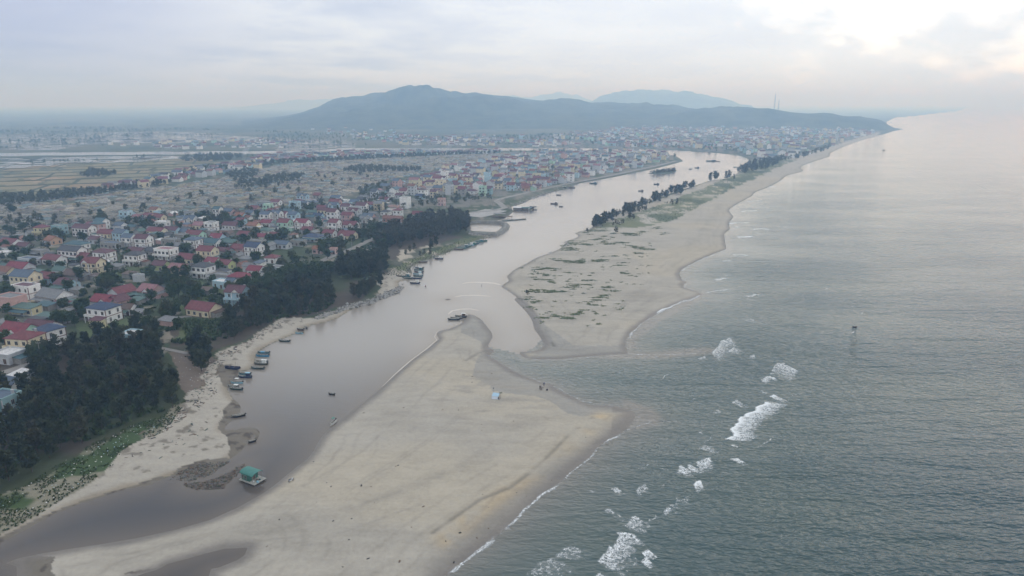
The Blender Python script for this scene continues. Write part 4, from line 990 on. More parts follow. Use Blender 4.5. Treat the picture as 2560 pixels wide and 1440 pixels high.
FOREST_IN = [(-150,1240),(-160,960),(0,985),(60,950),(100,905),(150,880),(215,868),(300,850),(345,835),(395,850),(412,905),(395,930),(440,965),(460,1000),(430,1022),(330,1050),(225,1100),(150,1140),(50,1200),(0,1235)]
wood(FOREST_IN, 400, 5.1, 'cas', 0.62, 1.08, 'wood', 31)
wood([(478,915),(470,880),(490,865),(520,880),(525,905),(505,935)], 9, 3.2, 'cas', .8, 1.05, 'clump', 32)
BELT_IN = [(555,845),(560,800),(600,775),(620,762),(660,745),(700,730),(760,715),(830,705),(838,755),(800,780),(740,788),(690,797),(640,825),(590,850)]
wood(BELT_IN, 220, 5.4, 'cas', .6, 1.08, 'belt', 33)
wood([(838,690),(850,668),(930,660),(925,690),(880,700)], 30, 4.0, 'cas', .9, 1.2, 'belt tall', 34)
wood([(935,690),(940,655),(962,650),(965,680),(950,692)], 12, 3.5, 'cas', .95, 1.2, 'belt tall', 35)
wood([(880,745),(900,720),(950,705),(952,716),(920,738),(890,750)], 26, 4.2, 'cas', .55, .8, 'seawall', 36)
wood([(935,618),(950,590),(1010,572),(1080,548),(1150,543),(1172,552),(1170,580),(1100,596),(1040,606),(980,618)], 190, 5.2, 'cas', .8, 1.15, 'grove', 37)
for u, v, s in ((1015,640,.5),(1035,628,.6),(1060,640,.5),(1078,622,.75),(1090,615,.7),(1000,625,.6),(1050,643,.45),(1025,632,.55),(1075,640,.6)): x, y, z = GZ(u, v); TREES.append((x, y, 'cas', s, 'bank'))
# the row along the far spit
rs_ = random.Random(12)
for (u, v, n, spu, spv, s) in ((1488,563,5,6,4,.8),(1500,560,6,10,3,.95),(1520,552,6,12,4,.85),(1545,540,5,14,3,.75),(1568,530,7,14,3,.85),(1590,520,6,14,3,.75),(1612,513,6,14,3,.8),(1640,502,7,12,4,.95),(1662,494,5,12,3,.9),(1690,484,7,14,3,1.0),(1720,470,6,12,3,.9),(1735,464,4,8,2,.8),(1600,528,6,30,4,.55),(1545,562,5,16,3,.45),(1578,548,3,8,3,.6),(1680,510,5,16,4,.5)):
    for _ in range(int(n * 1.9)):
        x, y = G(u + rs_.uniform(-spu, spu), v + rs_.uniform(-spv, spv), Z0); TREES.append((x, y, 'cas', s * rs_.uniform(.5, 1.1), 'spit row'))
for u, v, s, rg in ((1540,583,.62,'spit lone'),(1468,580,.4,'spit shore'),(1318,737,.36,'spit near'),(1776,452,1.2,'spit pair'),(1787,449,1.3,'spit pair'),(1792,450,1.1,'spit pair'),(1815,448,1.2,'spit pair'),(1822,446,1.2,'spit pair'),(1834,450,.8,'spit pair')):
    x, y = G(u, v, Z0); TREES.append((x, y, 'cas', s, rg))
wood([(1843,433),(1855,424),(1880,412),(1930,404),(1962,400),(1935,418),(1900,428),(1860,436)], 150, 8, 'cas', .9, 1.2, 'town grove', 38, False)
wood([(1960,404),(1985,396),(2060,374),(2080,366),(2066,378),(1990,402)], 40, 9, 'cas', .8, 1.1, 'shore grove', 39, False)
wood([(1622,433),(1640,430),(1688,424),(1688,428),(1640,435)], 60, 2.6, 'cas', .3, .6, 'island', 40, False)
# village trees
VT = [(0,1000),(0,520),(160,560),(300,560),(420,540),(560,530),(700,520),(850,505),(930,520),(940,590),(890,620),(830,640),(760,690),(700,720),(620,750),(540,800),(440,850),(340,850),(230,850),(140,870),(60,900)]
wood(VT, 420, 8.5, 'bro', .65, 1.15, 'village', 41)
for cl in ((430,720,14,40,22),(490,745,10,30,14),(660,720,18,50,18),(720,700,14,40,12),(760,690,10,30,10),(420,790,8,18,8),(700,600,12,40,8),(640,610,8,20,6),(370,570,10,16,7),(255,555,10,22,8),(900,590,10,30,10),(880,560,8,20,10),(820,625,12,40,8),(940,580,8,30,6),(590,560,8,30,8),(540,560,6,20,6),(270,720,5,22,8),(205,790,5,15,7),(340,860,6,24,10),(100,900,7,30,12),(20,750,4,15,8),(540,690,6,16,10),(30,840,3,10,6),(150,810,4,16,6),(600,735,8,40,14),(640,745,10,50,12),(800,690,10,40,14),(960,610,8,26,8)):
    for _ in range(cl[2]):
        x, y = G(cl[0] + rs_.gauss(0, cl[3] * .5), cl[1] + rs_.gauss(0, cl[4] * .5), Z0)
        if free(x, y, -1.5): TREES.append((x, y, 'bro', rt.uniform(.75, 1.2), 'village'))
LINE = [(0,505),(60,500),(190,487),(300,475),(410,462),(470,445),(560,437),(600,432)]
for (poly, n, dm, s) in (([(-40,520),(0,497),(100,490),(210,480),(300,470),(410,452),(430,460),(330,476),(200,497),(60,512)], 210, 4.6, 51), ([(560,440),(610,425),(650,430),(640,445),(590,455)], 60, 5, 52), ([(450,400),(480,390),(600,388),(620,396),(560,404),(470,406)], 130, 6, 53),
      ([(600,412),(700,404),(850,396),(1000,390),(1100,386),(1250,381),(1250,385),(1100,391),(1000,396),(850,404),(700,412),(640,420)], 300, 6, 54), ([(200,444),(225,428),(270,430),(300,438),(250,445)], 45, 5, 55), ([(850,430),(900,418),(1050,424),(1050,430),(900,434)], 100, 5.5, 56), ([(580,475),(640,470),(740,455),(760,440),(700,440),(600,462)], 90, 5.5, 57), ([(900,480),(960,462),(990,470),(960,500),(900,505)], 50, 6, 58), ([(60,560),(200,520),(420,500),(620,480),(800,440),(950,440),(700,500),(460,530),(200,560)], 34, 14, 91), ([(860,545),(930,530),(1000,525),(1060,520),(1240,500),(1210,495),(1080,500),(920,505),(880,530)], 70, 9, 59)):
    for x, y in scatter(poly, n, dm, s):
        if free(x, y, -1): TREES.append((x, y, 'bro', rt.uniform(.7, 1.15), 'plain'))
def hpx(t): return t[3] * 10 * pxm(t[0], t[1]) * (1 if t[2] == 'cas' else .7)
cas = sorted((t for t in TREES if t[2] == 'cas'), key=lambda t: -hpx(t) * (1.6 if t[4] not in ('wood', 'belt', 'grove') else 1.0))
bro = sorted((t for t in TREES if t[2] == 'bro'), key=lambda t: -hpx(t))
TLAB = {'wood': ('dark feathery tree packed in the dense wood beside the lower left beach', 'trees of the dense wood at lower left'), 'clump': ('dark feathery tree in the clump beside the brown clearing above the beach', 'trees of the clump by the clearing'),
 'belt': ('dark feathery tree in the belt between the village and the boat beach', 'trees of the belt behind the boat beach'), 'belt tall': ('tall dark feathery tree below the round sandy patch near the road', 'tall trees below the sandy patch'),
 'seawall': ('small dark feathery tree behind the stone seawall', 'small trees behind the seawall'), 'grove': ('dark feathery tree in the grove beside the walled pond', 'trees of the grove by the pond'), 'bank': ('small dark tree standing alone on the grassy river bank below the grove', 'small trees on the grassy bank'),
 'spit row': ('dark feathery tree in the row along the river side of the far spit', 'trees in the row on the far spit'), 'spit lone': ('lone dark tree on bare sand in front of the tree row of the far spit', None), 'spit shore': ('small lone tree at the river edge of the far spit, left of the tree row', None),
 'spit near': ('lone dark bushy tree nearest the inlet on the far spit', None), 'spit pair': ('dark tree in the loose clumps between the long tree row and the dark town grove', 'loose clumps at the end of the far spit'), 'town grove': ('dark tree in the dense grove where the far spit meets the town', 'trees of the grove at the end of the spit'),
 'shore grove': ('dark tree at the edge of the far town along the sea beach', 'trees along the far town beach'), 'island': ('dark tree on the little island in the river bend', 'trees on the river island'),
 'village': ('green round-headed tree among the village houses', 'round-headed village trees'), 'plain': ('dull green round-headed tree at the edge of the graves and fields', 'round-headed trees by the fields')}
TOBJ = []
def plant(lst, near_set, far_set, limit, name, cat):
    rest = []
    for i, (x, y, kind, s, rg) in enumerate(lst):
        if i >= limit: rest.append((x, y, kind, s, rg)); continue
        z = HZ(x, y); big = hpx((x, y, kind, s)) > 34
        cm, tm = (near_set if big else far_set)[rt.randrange(4)]
        root = empty(name, (x, y, z), rt.uniform(0, 6.28), s)
        root.scale = (s * rt.uniform(.9, 1.15), s * rt.uniform(.9, 1.15), s * rt.uniform(.85, 1.1))
        put('trunk', tm, root); put('crown', cm, root)
        lab, gr_ = TLAB[rg]; tag(root, lab, cat, gr_); TOBJ.append((root, x, y, rg))
    return rest
restc = plant(cas, CAS, CASL, 300, 'casuarina_tree', 'pine tree')
restb = plant(bro, BRO, BROL, 290, 'broadleaf_tree', 'tree')
def mass(lst, name, label, nq):
    Vs, ts = {}, {}
    for (x, y, kind, s, rg) in lst:
        n = int(max(60, min(nq, 1.1 * hpx((x, y, kind, s)) ** 1.45)))
        V, t = crown_arrays(kind, n, tr, size=1.0 + 1.5 * (1 - n / nq) if n < nq else 1.2)
        V = V * s; V[:, :, 0] += x; V[:, :, 1] += y; V[:, :, 2] += HZ(x, y)
        Vs.setdefault(kind, []).append(V.reshape(-1, 3)); ts.setdefault(kind, []).append(t.ravel())
    kinds = list(Vs); allv = np.concatenate([np.concatenate(Vs[k]) for k in kinds]); allt = np.concatenate([np.concatenate(ts[k]) for k in kinds])
    mi = np.concatenate([np.full(sum(len(a) for a in Vs[k]) // 4, i) for i, k in enumerate(kinds)])
    me = mesh_np(name, allv, np.arange(len(allv)).reshape(-1, 4), mi=mi); attr_f(me, 'tint', allt)
    for k in kinds: me.materials.append(M_CAS if k == 'cas' else M_BRO)
    tag(link(name, me), label, kind='stuff')
mass(restc + restb, 'woodland', 'farther trees merging into dark woods and hedgerows', 420)
# woods and orchards of the far plain, as one mass of crowns
fw = []
for poly, n, dm, s in (([(-200,400),(-200,330),(0,322),(300,318),(700,330),(900,340),(1250,352),(1300,365),(1000,366),(700,376),(640,350),(300,345),(250,372),(0,380)], 900, 14, 61), ([(1300,372),(1500,366),(1700,372),(1850,384),(1870,378),(1700,350),(1500,330),(1300,340),(1000,348),(1250,366)], 420, 14, 62), ([(1500,330),(1700,300),(1900,302),(2200,330),(2100,350),(1990,394),(1850,380)], 420, 18, 63), (TOWN_IN, 130, 14, 64), ([(1260,384),(1430,378.5),(1560,382),(1680,391),(1690,396),(1600,390),(1400,384)], 60, 9, 65), ([(350,475),(420,455),(560,430),(640,418),(700,408),(640,404),(480,425)], 80, 10, 66), ([(-100,420),(0,405),(300,396),(640,393),(640,398),(300,403),(0,412)], 80, 14, 67)):
    for x, y in scatter(poly, n, dm * .72, s, clump=(.006, .48)): fw.append((x, y, 'bro', rt.uniform(.7, 1.3), 'far'))
mass(fw, 'distant_woodland', 'far orchards and woods between the houses of the plain', 160)
# ------------------------------------------------------------------ walled plots of the sandy burial ground
PLOTC = {'pale': plain('plot_pale', (0.42, 0.40, 0.36), 0.9, 0.2, stain=.3), 'yellow': plain('plot_yellow', (0.38, 0.34, 0.24), 0.9, 0.2, stain=.3), 'pinkish': plain('plot_pink', (0.31, 0.25, 0.23), 0.9, 0.2, stain=.3), 'grey': plain('plot_grey', (0.28, 0.27, 0.25), 0.9, 0.2, stain=.3), 'bluish': plain('plot_blue', (0.30, 0.37, 0.39), 0.9, 0.2, stain=.3)}
def plot_mesh(w, d, seed):
    r = random.Random(seed); b = MB(); hw, hd = w / 2, d / 2; t = .3
    h = r.uniform(.8, 1.4)
    b.box(-hw, hw, hd - t, hd, 0, h + .4); b.box(-hw, -hw + t, -hd, hd - t, 0, h); b.box(hw - t, hw, -hd, hd - t, 0, h)
    b.box(-hw + t, -w * .12, -hd, -hd + t, 0, h * .8); b.box(w * .12, hw - t, -hd, -hd + t, 0, h * .8)
    wall = b.mesh('wall')
    n = r.randint(1, 4); tb = []
    for i in range(n):
        q = MB(); x = -hw + t + (i + .5) * (w - 2 * t) / n; l = min(1.2, d * .3)
        q.box(x - .5, x + .5, -l, l, 0, .5); q.box(x - .55, x + .55, l, l + .25, 0, r.uniform(1.0, 1.9)); tb.append(q.mesh('tomb'))
    g = MB(); g.box(-w*.12-.2, -w*.12, -hd-.05, -hd+t+.05, 0, h+.7); g.box(w*.12, w*.12+.2, -hd-.05, -hd+t+.05, 0, h+.7); gate = g.mesh('gate_post')
    return wall, tb, gate
plots = [p for p in scatter(GRAVES, 1500, 8.2, 90) if free(*p, 1.0)]
plots.sort(key=lambda p: math.hypot(*p))
ARCH = [(plot_mesh(w_, d_, i), c) for i, (w_, d_, c) in enumerate([(9, 7, 'pale'), (7, 6, 'yellow'), (11, 8, 'grey'), (6, 5, 'pinkish'), (13, 9, 'pale'), (8, 6, 'bluish'), (7, 5, 'grey'), (10, 7, 'pale'), (6, 6, 'yellow'), (8, 7, 'pale')])]
pcols = []
for (wm_, tbs, gm_), c in ARCH:
    for m_ in [wm_, gm_] + tbs: m_.materials.append(PLOTC[c])
pr_ = random.Random(6)
restp = []
PLOTS = []
for i, (x, y) in enumerate(plots):
    k = pr_.randrange(len(ARCH)); an = math.radians(-18 + pr_.uniform(-8, 8))
    if i >= 300: restp.append((x, y, k, an)); continue
    (wm_, tbs, gm_), c = ARCH[k]
    o = empty('walled_plot', (x, y, HZ(x, y) - .05), an)
    put('wall', wm_, o); put('gate_post', gm_, o)
    for m_ in tbs: put('tomb', m_, o)
    PLOTS.append((o, x, y, k, c, len(tbs)))
    sz = ('small', 'mid-sized', 'large')[0 if wm_.vertices[1].co.x - wm_.vertices[0].co.x < 7.5 else 1 if wm_.vertices[1].co.x - wm_.vertices[0].co.x < 10.5 else 2]
    tag(o, f'{sz} {c} walled plot with {["no","one","two","three","four"][len(tbs)]} {"tomb" if len(tbs) == 1 else "tombs"}', 'burial plot', 'walled burial plots on the sandy ground')
Vs, Fs, Ms = [], [], []; off_ = 0; ck = list(PLOTC)
for (x, y, k, an) in restp:
    (wm_, tbs, gm_), c = ARCH[k]; cs, sn = math.cos(an), math.sin(an); z = HZ(x, y)
    for me_ in [wm_] + tbs[:2]:
        v = np.array([p.co for p in me_.vertices]); q = np.stack([x + cs * v[:, 0] - sn * v[:, 1], y + sn * v[:, 0] + cs * v[:, 1], v[:, 2] + z], 1)
        f = np.array([list(p.vertices) for p in me_.polygons]); Vs.append(q); Fs.append(f + off_); off_ += len(v); Ms.append(np.full(len(f), ck.index(c)))
me = mesh_np('far_plots', np.concatenate(Vs), np.concatenate(Fs), mi=np.concatenate(Ms))
for c in ck: me.materials.append(PLOTC[c])
tag(link('distant_plots', me), 'farther walled burial plots spread over the sandy plain', kind='stuff')

# ------------------------------------------------------------------ roads, paths, ponds
M_ROAD = plain('concrete_road', (0.24, 0.23, 0.215), 0.9, 0.15, .3)
M_YARD = plain('concrete_yard', (0.33, 0.325, 0.315), 0.9, 0.15, .2)
def ribbon(pts, wd, name, mat, z=.14, step=6.0, curb=True):
    W = [Vector((*G(u, v, Z0), 0)) for u, v in pts]; P_ = []
    for a, b in zip(W, W[1:]):
        n = max(1, int((b - a).length / step)); P_ += [a.lerp(b, i / n) for i in range(n)]
    P_.append(W[-1]); V_, F_ = [], []
    for i, p in enumerate(P_):
        d = (P_[min(i + 1, len(P_) - 1)] - P_[max(i - 1, 0)]).normalized(); s = Vector((-d.y, d.x, 0)) * wd / 2
        zz = max(HZ(*p.xy), HZ(*(p + s).xy), HZ(*(p - s).xy)) + z if p.length < 1500 else Z0 + .2
        V_ += [(*(p + s).xy, zz - .35), (*(p + s).xy, zz), (*(p - s).xy, zz), (*(p - s).xy, zz - .35)]
        if i: 
            k = 4 * i; F_ += [(k-4, k, k+1, k-3), (k-3, k+1, k+2, k-2), (k-2, k+2, k+3, k-1)]
    me = bpy.data.meshes.new(name); me.from_pydata(V_, [], F_); me.update(); me.materials.append(mat)
    return link(name, me)
tag(ribbon(ROADS['road'][0], 5.0, 'road', M_ROAD), 'pale concrete road between the village and the riverside trees', kind='structure')
tag(ribbon(ROADS['lane'][0], 6.5, 'promenade', M_ROAD, .2), 'pale riverside road curving along the upper left bank', kind='structure')
tag(ribbon(ROADS['yard'][0], 24, 'yard', M_YARD, .17), 'bare concrete yard beside the river', kind='structure')
for i, (nm, (pt, wd)) in enumerate(PATHS.items()):
    tag(ribbon(pt, wd, 'path', M_ROAD, .12, 4), ('path at the left edge above the dense wood', 'narrow path leading to the blue-roofed house', 'path past the flat white-roofed house', 'thin path leading to the red-roofed cream house', 'path past the green-awning house', 'path at the edge of the brown clearing')[i], kind='structure')
# embankment round the pond
BANKP = [(1172,556),(1200,554),(1252,556),(1266,562),(1264,570),(1250,580),(1238,586),(1210,585),(1173,583)]
def dyke():
    W = [Vector((*G(u, v, Z0), 0)) for u, v in BANKP]; V_, F_ = [], []
    for i, p in enumerate(W):
        d = (W[min(i + 1, len(W) - 1)] - W[max(i - 1, 0)]).normalized(); s = Vector((-d.y, d.x, 0))
        for k, zz in ((3.2, -.2), (1.3, 2.1), (-1.3, 2.1), (-3.2, -.2)): V_.append((*(p + s * k).xy, zz))
        if i: k = 4 * i; F_ += [(k-4, k, k+1, k-3), (k-3, k+1, k+2, k-2), (k-2, k+2, k+3, k-1)]
    F_ += [(3, 2, 1, 0), tuple(range(len(V_) - 4, len(V_)))]
    me = bpy.data.meshes.new('embankment'); me.from_pydata(V_, [], F_); me.update(); me.materials.append(plain('embankment_soil', (0.20, 0.195, 0.175), .95, .3, .6)); return link('embankment', me)
tag(dyke(), 'grey walled embankment enclosing a square pond at the river edge', 'embankment')
# grassy bunds between the dry fields
bv, bf_ = [], []; wpad = zn(PADDY)
ca_, sa_ = math.cos(.35), math.sin(.35)
def bund(p, q, wd):
    n = max(1, int(math.dist(p, q) / 14)); dx, dy = (q[0] - p[0]) / math.dist(p, q), (q[1] - p[1]) / math.dist(p, q); last = False
    P_ = np.array([(p[0] + (q[0] - p[0]) * i / n, p[1] + (q[1] - p[1]) * i / n) for i in range(n + 1)]); ins = inside(P_, wpad)
    for i in range(n):
        if not (ins[i] and ins[i + 1]): continue
        o_ = len(bv)
        for (x, y) in (P_[i], P_[i + 1]):
            for t, z in ((-1, .05), (-.4, .75), (.4, .75), (1, .05)): bv.append((x - dy * wd * t, y + dx * wd * t, Z0 + z))
        bf_.extend([(o_ + k, o_ + k + 1, o_ + 5 + k, o_ + 4 + k)[::-1] for k in range(3)])
bu = random.Random(3)
R_ = lambda a, b: (ca_ * a - sa_ * b, sa_ * a + ca_ * b)
umin, umax = (wpad @ np.array((ca_, sa_))).min(), (wpad @ np.array((ca_, sa_))).max(); vmin, vmax = (wpad @ np.array((-sa_, ca_))).min(), (wpad @ np.array((-sa_, ca_))).max()
b_ = vmin
while b_ < vmax:
    bund(R_(umin, b_), R_(umax, b_), bu.choice([1.6, 2.0, 3.2])); st_ = bu.uniform(38, 75); a_ = umin + bu.uniform(0, 60)
    while a_ < umax: bund(R_(a_, b_), R_(a_ + bu.uniform(-6, 6), b_ + st_), bu.choice([1.4, 1.8, 2.6])); a_ += bu.uniform(60, 120)
    b_ += st_
me = mesh_np('field_bunds', np.array(bv), np.array(bf_)); me.materials.append(plain('bund_grass', (0.055, 0.07, 0.035), .95, .3, .1)); tag(link('field_bunds', me), 'dark grassy bunds dividing the dry brown fields', kind='structure')
# flooded salt pans far on the left
sp_r = random.Random(15); pb = MB()
def pans(poly, n, seed, lw=(25, 80), dw=(12, 26)):
    for (x, y) in scatter(poly, n, 34, seed):
        a = .15 + sp_r.uniform(-.06, .06); l, d = sp_r.uniform(*lw) / 2, sp_r.uniform(*dw) / 2; c, s = math.cos(a), math.sin(a)
        pb.add([(x + c*p - s*q, y + s*p + c*q, Z0 + .55) for p, q in ((-l,-d),(l,-d),(l,d),(-l,d))], [(0,1,2,3)])
pans([(255,358),(265,332),(380,329),(520,334),(520,350),(430,358)], 170, 1, (40, 110)); pans([(725,380),(740,352),(830,348),(880,372),(880,378)], 80, 2, (40, 110)); pans([(0,372),(0,340),(250,332),(255,360),(100,375)], 90, 3, (25, 90)); pans([(520,352),(520,338),(720,346),(720,358)], 40, 4); pans([(0,420),(0,396),(330,392),(520,391),(400,402),(200,408)], 50, 5, (30, 90))
o = pb.build('salt_pans', bpy.data.materials['river_water']); attr_f(o.data, 'shoal', np.full(len(o.data.vertices), .3)); attr_f(o.data, 'deep', np.zeros(len(o.data.vertices)))
tag(o, 'shining flooded salt pans on the far plain', kind='structure')

# pale strips: sky reflected on smooth shallows, put into the base colour
M_SHEEN = plain('pale_sheen', (0.43, 0.39, 0.335), .25, .06, .4, .5)
for i, (pt, wd, l) in enumerate((([(1156,709),(1170,706),(1190,705.5),(1215,706),(1235,708),(1252,712)], 1.7, 'thin pale strip of painted sky sheen in the channel, upper of the two arcs'),([(1138,742),(1155,739),(1180,738),(1205,738.5),(1226,741)], 1.2, 'thin pale strip of painted sky sheen in the channel, lower of the two arcs'),([(1120,786),(1130,777),(1150,773),(1175,772),(1198,776)], 1.1, 'pale strip of painted sky sheen curling round the tip of the near spit'),([(1095,826),(1086,842),(1092,850),(1066,872),(1022,905),(988,935),(955,967)], .4, 'pale narrow edge strip along the river side of the near spit'))):
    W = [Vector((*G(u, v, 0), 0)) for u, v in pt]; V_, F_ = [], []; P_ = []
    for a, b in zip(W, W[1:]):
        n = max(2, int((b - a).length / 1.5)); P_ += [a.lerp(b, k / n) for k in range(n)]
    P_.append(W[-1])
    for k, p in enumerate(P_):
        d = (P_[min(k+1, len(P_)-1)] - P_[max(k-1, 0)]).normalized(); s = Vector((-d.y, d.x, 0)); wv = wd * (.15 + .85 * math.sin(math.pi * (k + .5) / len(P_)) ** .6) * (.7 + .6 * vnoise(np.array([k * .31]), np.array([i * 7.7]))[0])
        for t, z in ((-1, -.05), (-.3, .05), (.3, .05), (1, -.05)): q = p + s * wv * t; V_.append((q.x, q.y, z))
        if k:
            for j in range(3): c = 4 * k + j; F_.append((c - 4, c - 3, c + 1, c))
    me = bpy.data.meshes.new('sheen_strip'); me.from_pydata(V_, [], F_); me.update()
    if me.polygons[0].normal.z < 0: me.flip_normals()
    me.materials.append(M_SHEEN); tag(link('sheen_strip', me), l, kind='structure')
# ------------------------------------------------------------------ boats
BC = {'dark green': (0.030, 0.060, 0.055), 'teal': (0.04, 0.12, 0.14), 'bright blue': (0.06, 0.25, 0.42), 'olive': (0.06, 0.065, 0.045), 'navy': (0.025, 0.03, 0.075), 'white': (0.62, 0.64, 0.62), 'black': (0.02, 0.02, 0.022), 'light blue': (0.25, 0.45, 0.55), 'brown': (0.10, 0.07, 0.05), 'green': (0.05, 0.19, 0.15)}
BM = {k: plain('boat_' + k.replace(' ', '_'), v, .55, .2, 2, stain=.25) for k, v in BC.items()}
M_DECK = plain('boat_deck', (0.33, 0.33, 0.30), .8, .25, 2, stain=.3)
M_NET = plain('fishing_net', (0.10, 0.13, 0.11), .95, .3, 4)
def hull_mesh(L, W, Hh, seed=0, sheer=.35):
    n = 13; b = MB(); V_ = []
    for i in range(n):
        t = i / (n - 1); x = (t - .5) * L
        wv = W / 2 * (math.sin(math.pi * min(1, .12 + .88 * (1 - t) ** .9 + .0)) ** .6 if t > .5 else (.72 + .28 * math.sin(math.pi * t)))
        if t > .5: wv = W / 2 * (1 - ((t - .5) / .5) ** 2.4) + .03
        zt = Hh * (1 + sheer * max(0, (t - .55) / .45) ** 2 + .12 * max(0, (.25 - t) / .25)); zb = -.15 + Hh * .55 * max(0, (t - .7) / .3) ** 2
        V_ += [(x, -wv, zt), (x, -wv * .62, zb), (x, wv * .62, zb), (x, wv, zt), (x, wv * .86, zt), (x, wv * .8, Hh * .55), (x, -wv * .8, Hh * .55), (x, -wv * .86, zt)]
    f, mi = [], []
    for i in range(n - 1):
        a, c = i * 8, i * 8 + 8
        for k in range(8):
            f.append((a + k, a + (k + 1) % 8, c + (k + 1) % 8, c + k)); mi.append(1 if k in (4, 5, 6) else 2 if k in (3, 7) else 0)
    f += [tuple(range(8)), tuple(range((n-1)*8, n*8))[::-1]]; mi += [0, 0]
    b.v, b.f, b.m = V_, f, mi; return b
def boat(u, v, L, colr, head, label, cabin=None, deckm=None, gear=0, canopy=None, name='fishing_boat', z=-.05, cat='boat', grp='fishing boats along the river', rim='white'):
    x, y = G(u, v, max(0, z)); o = empty(name, (x, y, z), math.radians(head)); W = L * .26; Hh = .55 + L * .05
    h = hull_mesh(L, W, Hh).build('hull', [BM[colr], deckm or M_DECK, BM[rim]], o)
    rr = random.Random(int(u * 7 + v))
    for k in (-.25, .08, .3):
        t = MB(); t.box(k * L - .12, k * L + .12, -W * .36, W * .36, Hh * .8, Hh * .9); t.build('thwart', M_WOOD, o)
    if cabin:
        c = MB(); c.box(-L * .38, -L * .12, -W * .3, W * .3, Hh * .5, Hh + 1.2); c.build('cabin', BM[cabin], o)
        r = MB(); r.slab([(-L*.42, -W*.36, Hh+1.3), (-L*.06, -W*.36, Hh+1.3), (-L*.06, W*.36, Hh+1.3), (-L*.42, W*.36, Hh+1.3)], .09); r.build('cabin_roof', BM[rim], o)
        wi_ = MB(); wi_.box(-L*.12, -L*.12+.03, -W*.2, W*.2, Hh+.45, Hh+.95); wi_.build('window', M_GLASS, o)
    if canopy:
        r = MB(); r.slab([(-L*.2, -W*.4, Hh+1.25), (L*.12, -W*.4, Hh+1.25), (L*.12, W*.4, Hh+1.25), (-L*.2, W*.4, Hh+1.25)], .06); r.build('canopy', BM[canopy], o)
        for px_, py_ in ((-.19, -.36), (.11, -.36), (-.19, .36), (.11, .36)):
            p = MB(); p.tube((L*px_, W*py_, Hh*.55), (L*px_, W*py_, Hh+1.2), .035, n=5); p.build('post', M_STEEL, o)
    for k in range(gear):
        g = MB(); gx_ = rr.uniform(-.3, .25) * L; a = rr.uniform(.25, .5)
        g.add([(gx_ + math.cos(t) * a, math.sin(t) * a + rr.uniform(-.2, .2), Hh * .56) for t in [i * 1.047 for i in range(6)]] + [(gx_, 0, Hh * .56 + rr.uniform(.3, .6))], [(i, (i + 1) % 6, 6) for i in range(6)]); g.build('net_heap', M_NET, o)
    m = MB(); m.tube((-L*.48, 0, Hh*.6), (-L*.62, 0, Hh*1.1), .06, n=5); m.box(-L*.53, -L*.47, -.22, .22, Hh*.8, Hh*1.35); m.build('engine', BM['black'], o)
    if L > 5.6 and rr.random() < .6:
        m = MB(); m.tube((L*.2, 0, Hh*.6), (L*.2, 0, Hh+2.2), .05, .03, n=5); m.build('mast', M_WOOD, o)
    return tag(o, label, cat, grp)
boat(711,854,5.2,'dark green',172,'dark green open boat with pale inside, moored off the beach alone below the tree belt',gear=1)
boat(659,883,5.2,'teal',175,'dark teal boat moored on the far side of the bright blue boat',cabin=None,gear=2)
boat(656,891,5.6,'bright blue',176,'bright blue boat with a blue cover, moored at the beach',canopy='bright blue',rim='bright blue',gear=1)
boat(655,906,5.0,'olive',170,'olive boat heaped with nets, behind the dark olive one below the blue boat',gear=3)
boat(652,911,5.8,'olive',172,'dark olive boat with white stern deck, second below the bright blue boat',cabin='white',gear=2)
boat(644,922,5.6,'dark green',171,'long dark green boat moored off the point of the sandy beach',gear=2)
boat(612,936,4.8,'teal',176,'teal boat with pale gunwale moored beyond the navy boat at the mud flat',gear=1)
boat(612,944,5.4,'navy',174,'navy boat with cabin moored beside the mud flat',cabin='navy',rim='light blue',gear=1)
boat(592,958,4.6,'light blue',178,'light blue boat with a white cover beside the mud flat',canopy='white',gear=0)
boat(583,968,4.2,'olive',170,'small olive boat with cluttered deck behind the green one at the mud flat',gear=3)
boat(590,974,5.2,'dark green',170,'dark green boat with a white canopy, lowest of the mud flat row',canopy='white',gear=2)
boat(596,1042,4.4,'black',205,'black boat with a pale seat lying at the muddy point',gear=1)
boat(630,1106,2.4,'black',215,'tiny black dinghy in the creek by the mud point',gear=0,name='dinghy')
boat(833,1059,3.8,'white',255,'white boat with a green canopy nosed onto the sand spit',canopy='green',gear=0)
boat(829,987,2.6,'black',160,'small dark boat alone in the middle of the near river',gear=1,name='dinghy')
boat(748,834,3.6,'light blue',175,'small pale boat at the waterline right of the driftwood beach',gear=1)
boat(751,825,3.6,'brown',165,'small brown boat drawn up just beyond the pale one',gear=1,z=.3)
boat(766,821,2.6,'black',120,'small dark boat end-on at the tip of the boat beach',gear=0,z=.1,name='dinghy')
boat(583,922,6.2,'navy',-8,'long boat under a dark blue cover drawn up on the beach above the mud flat',deckm=BM['navy'],gear=0,z=.55,rim='navy')
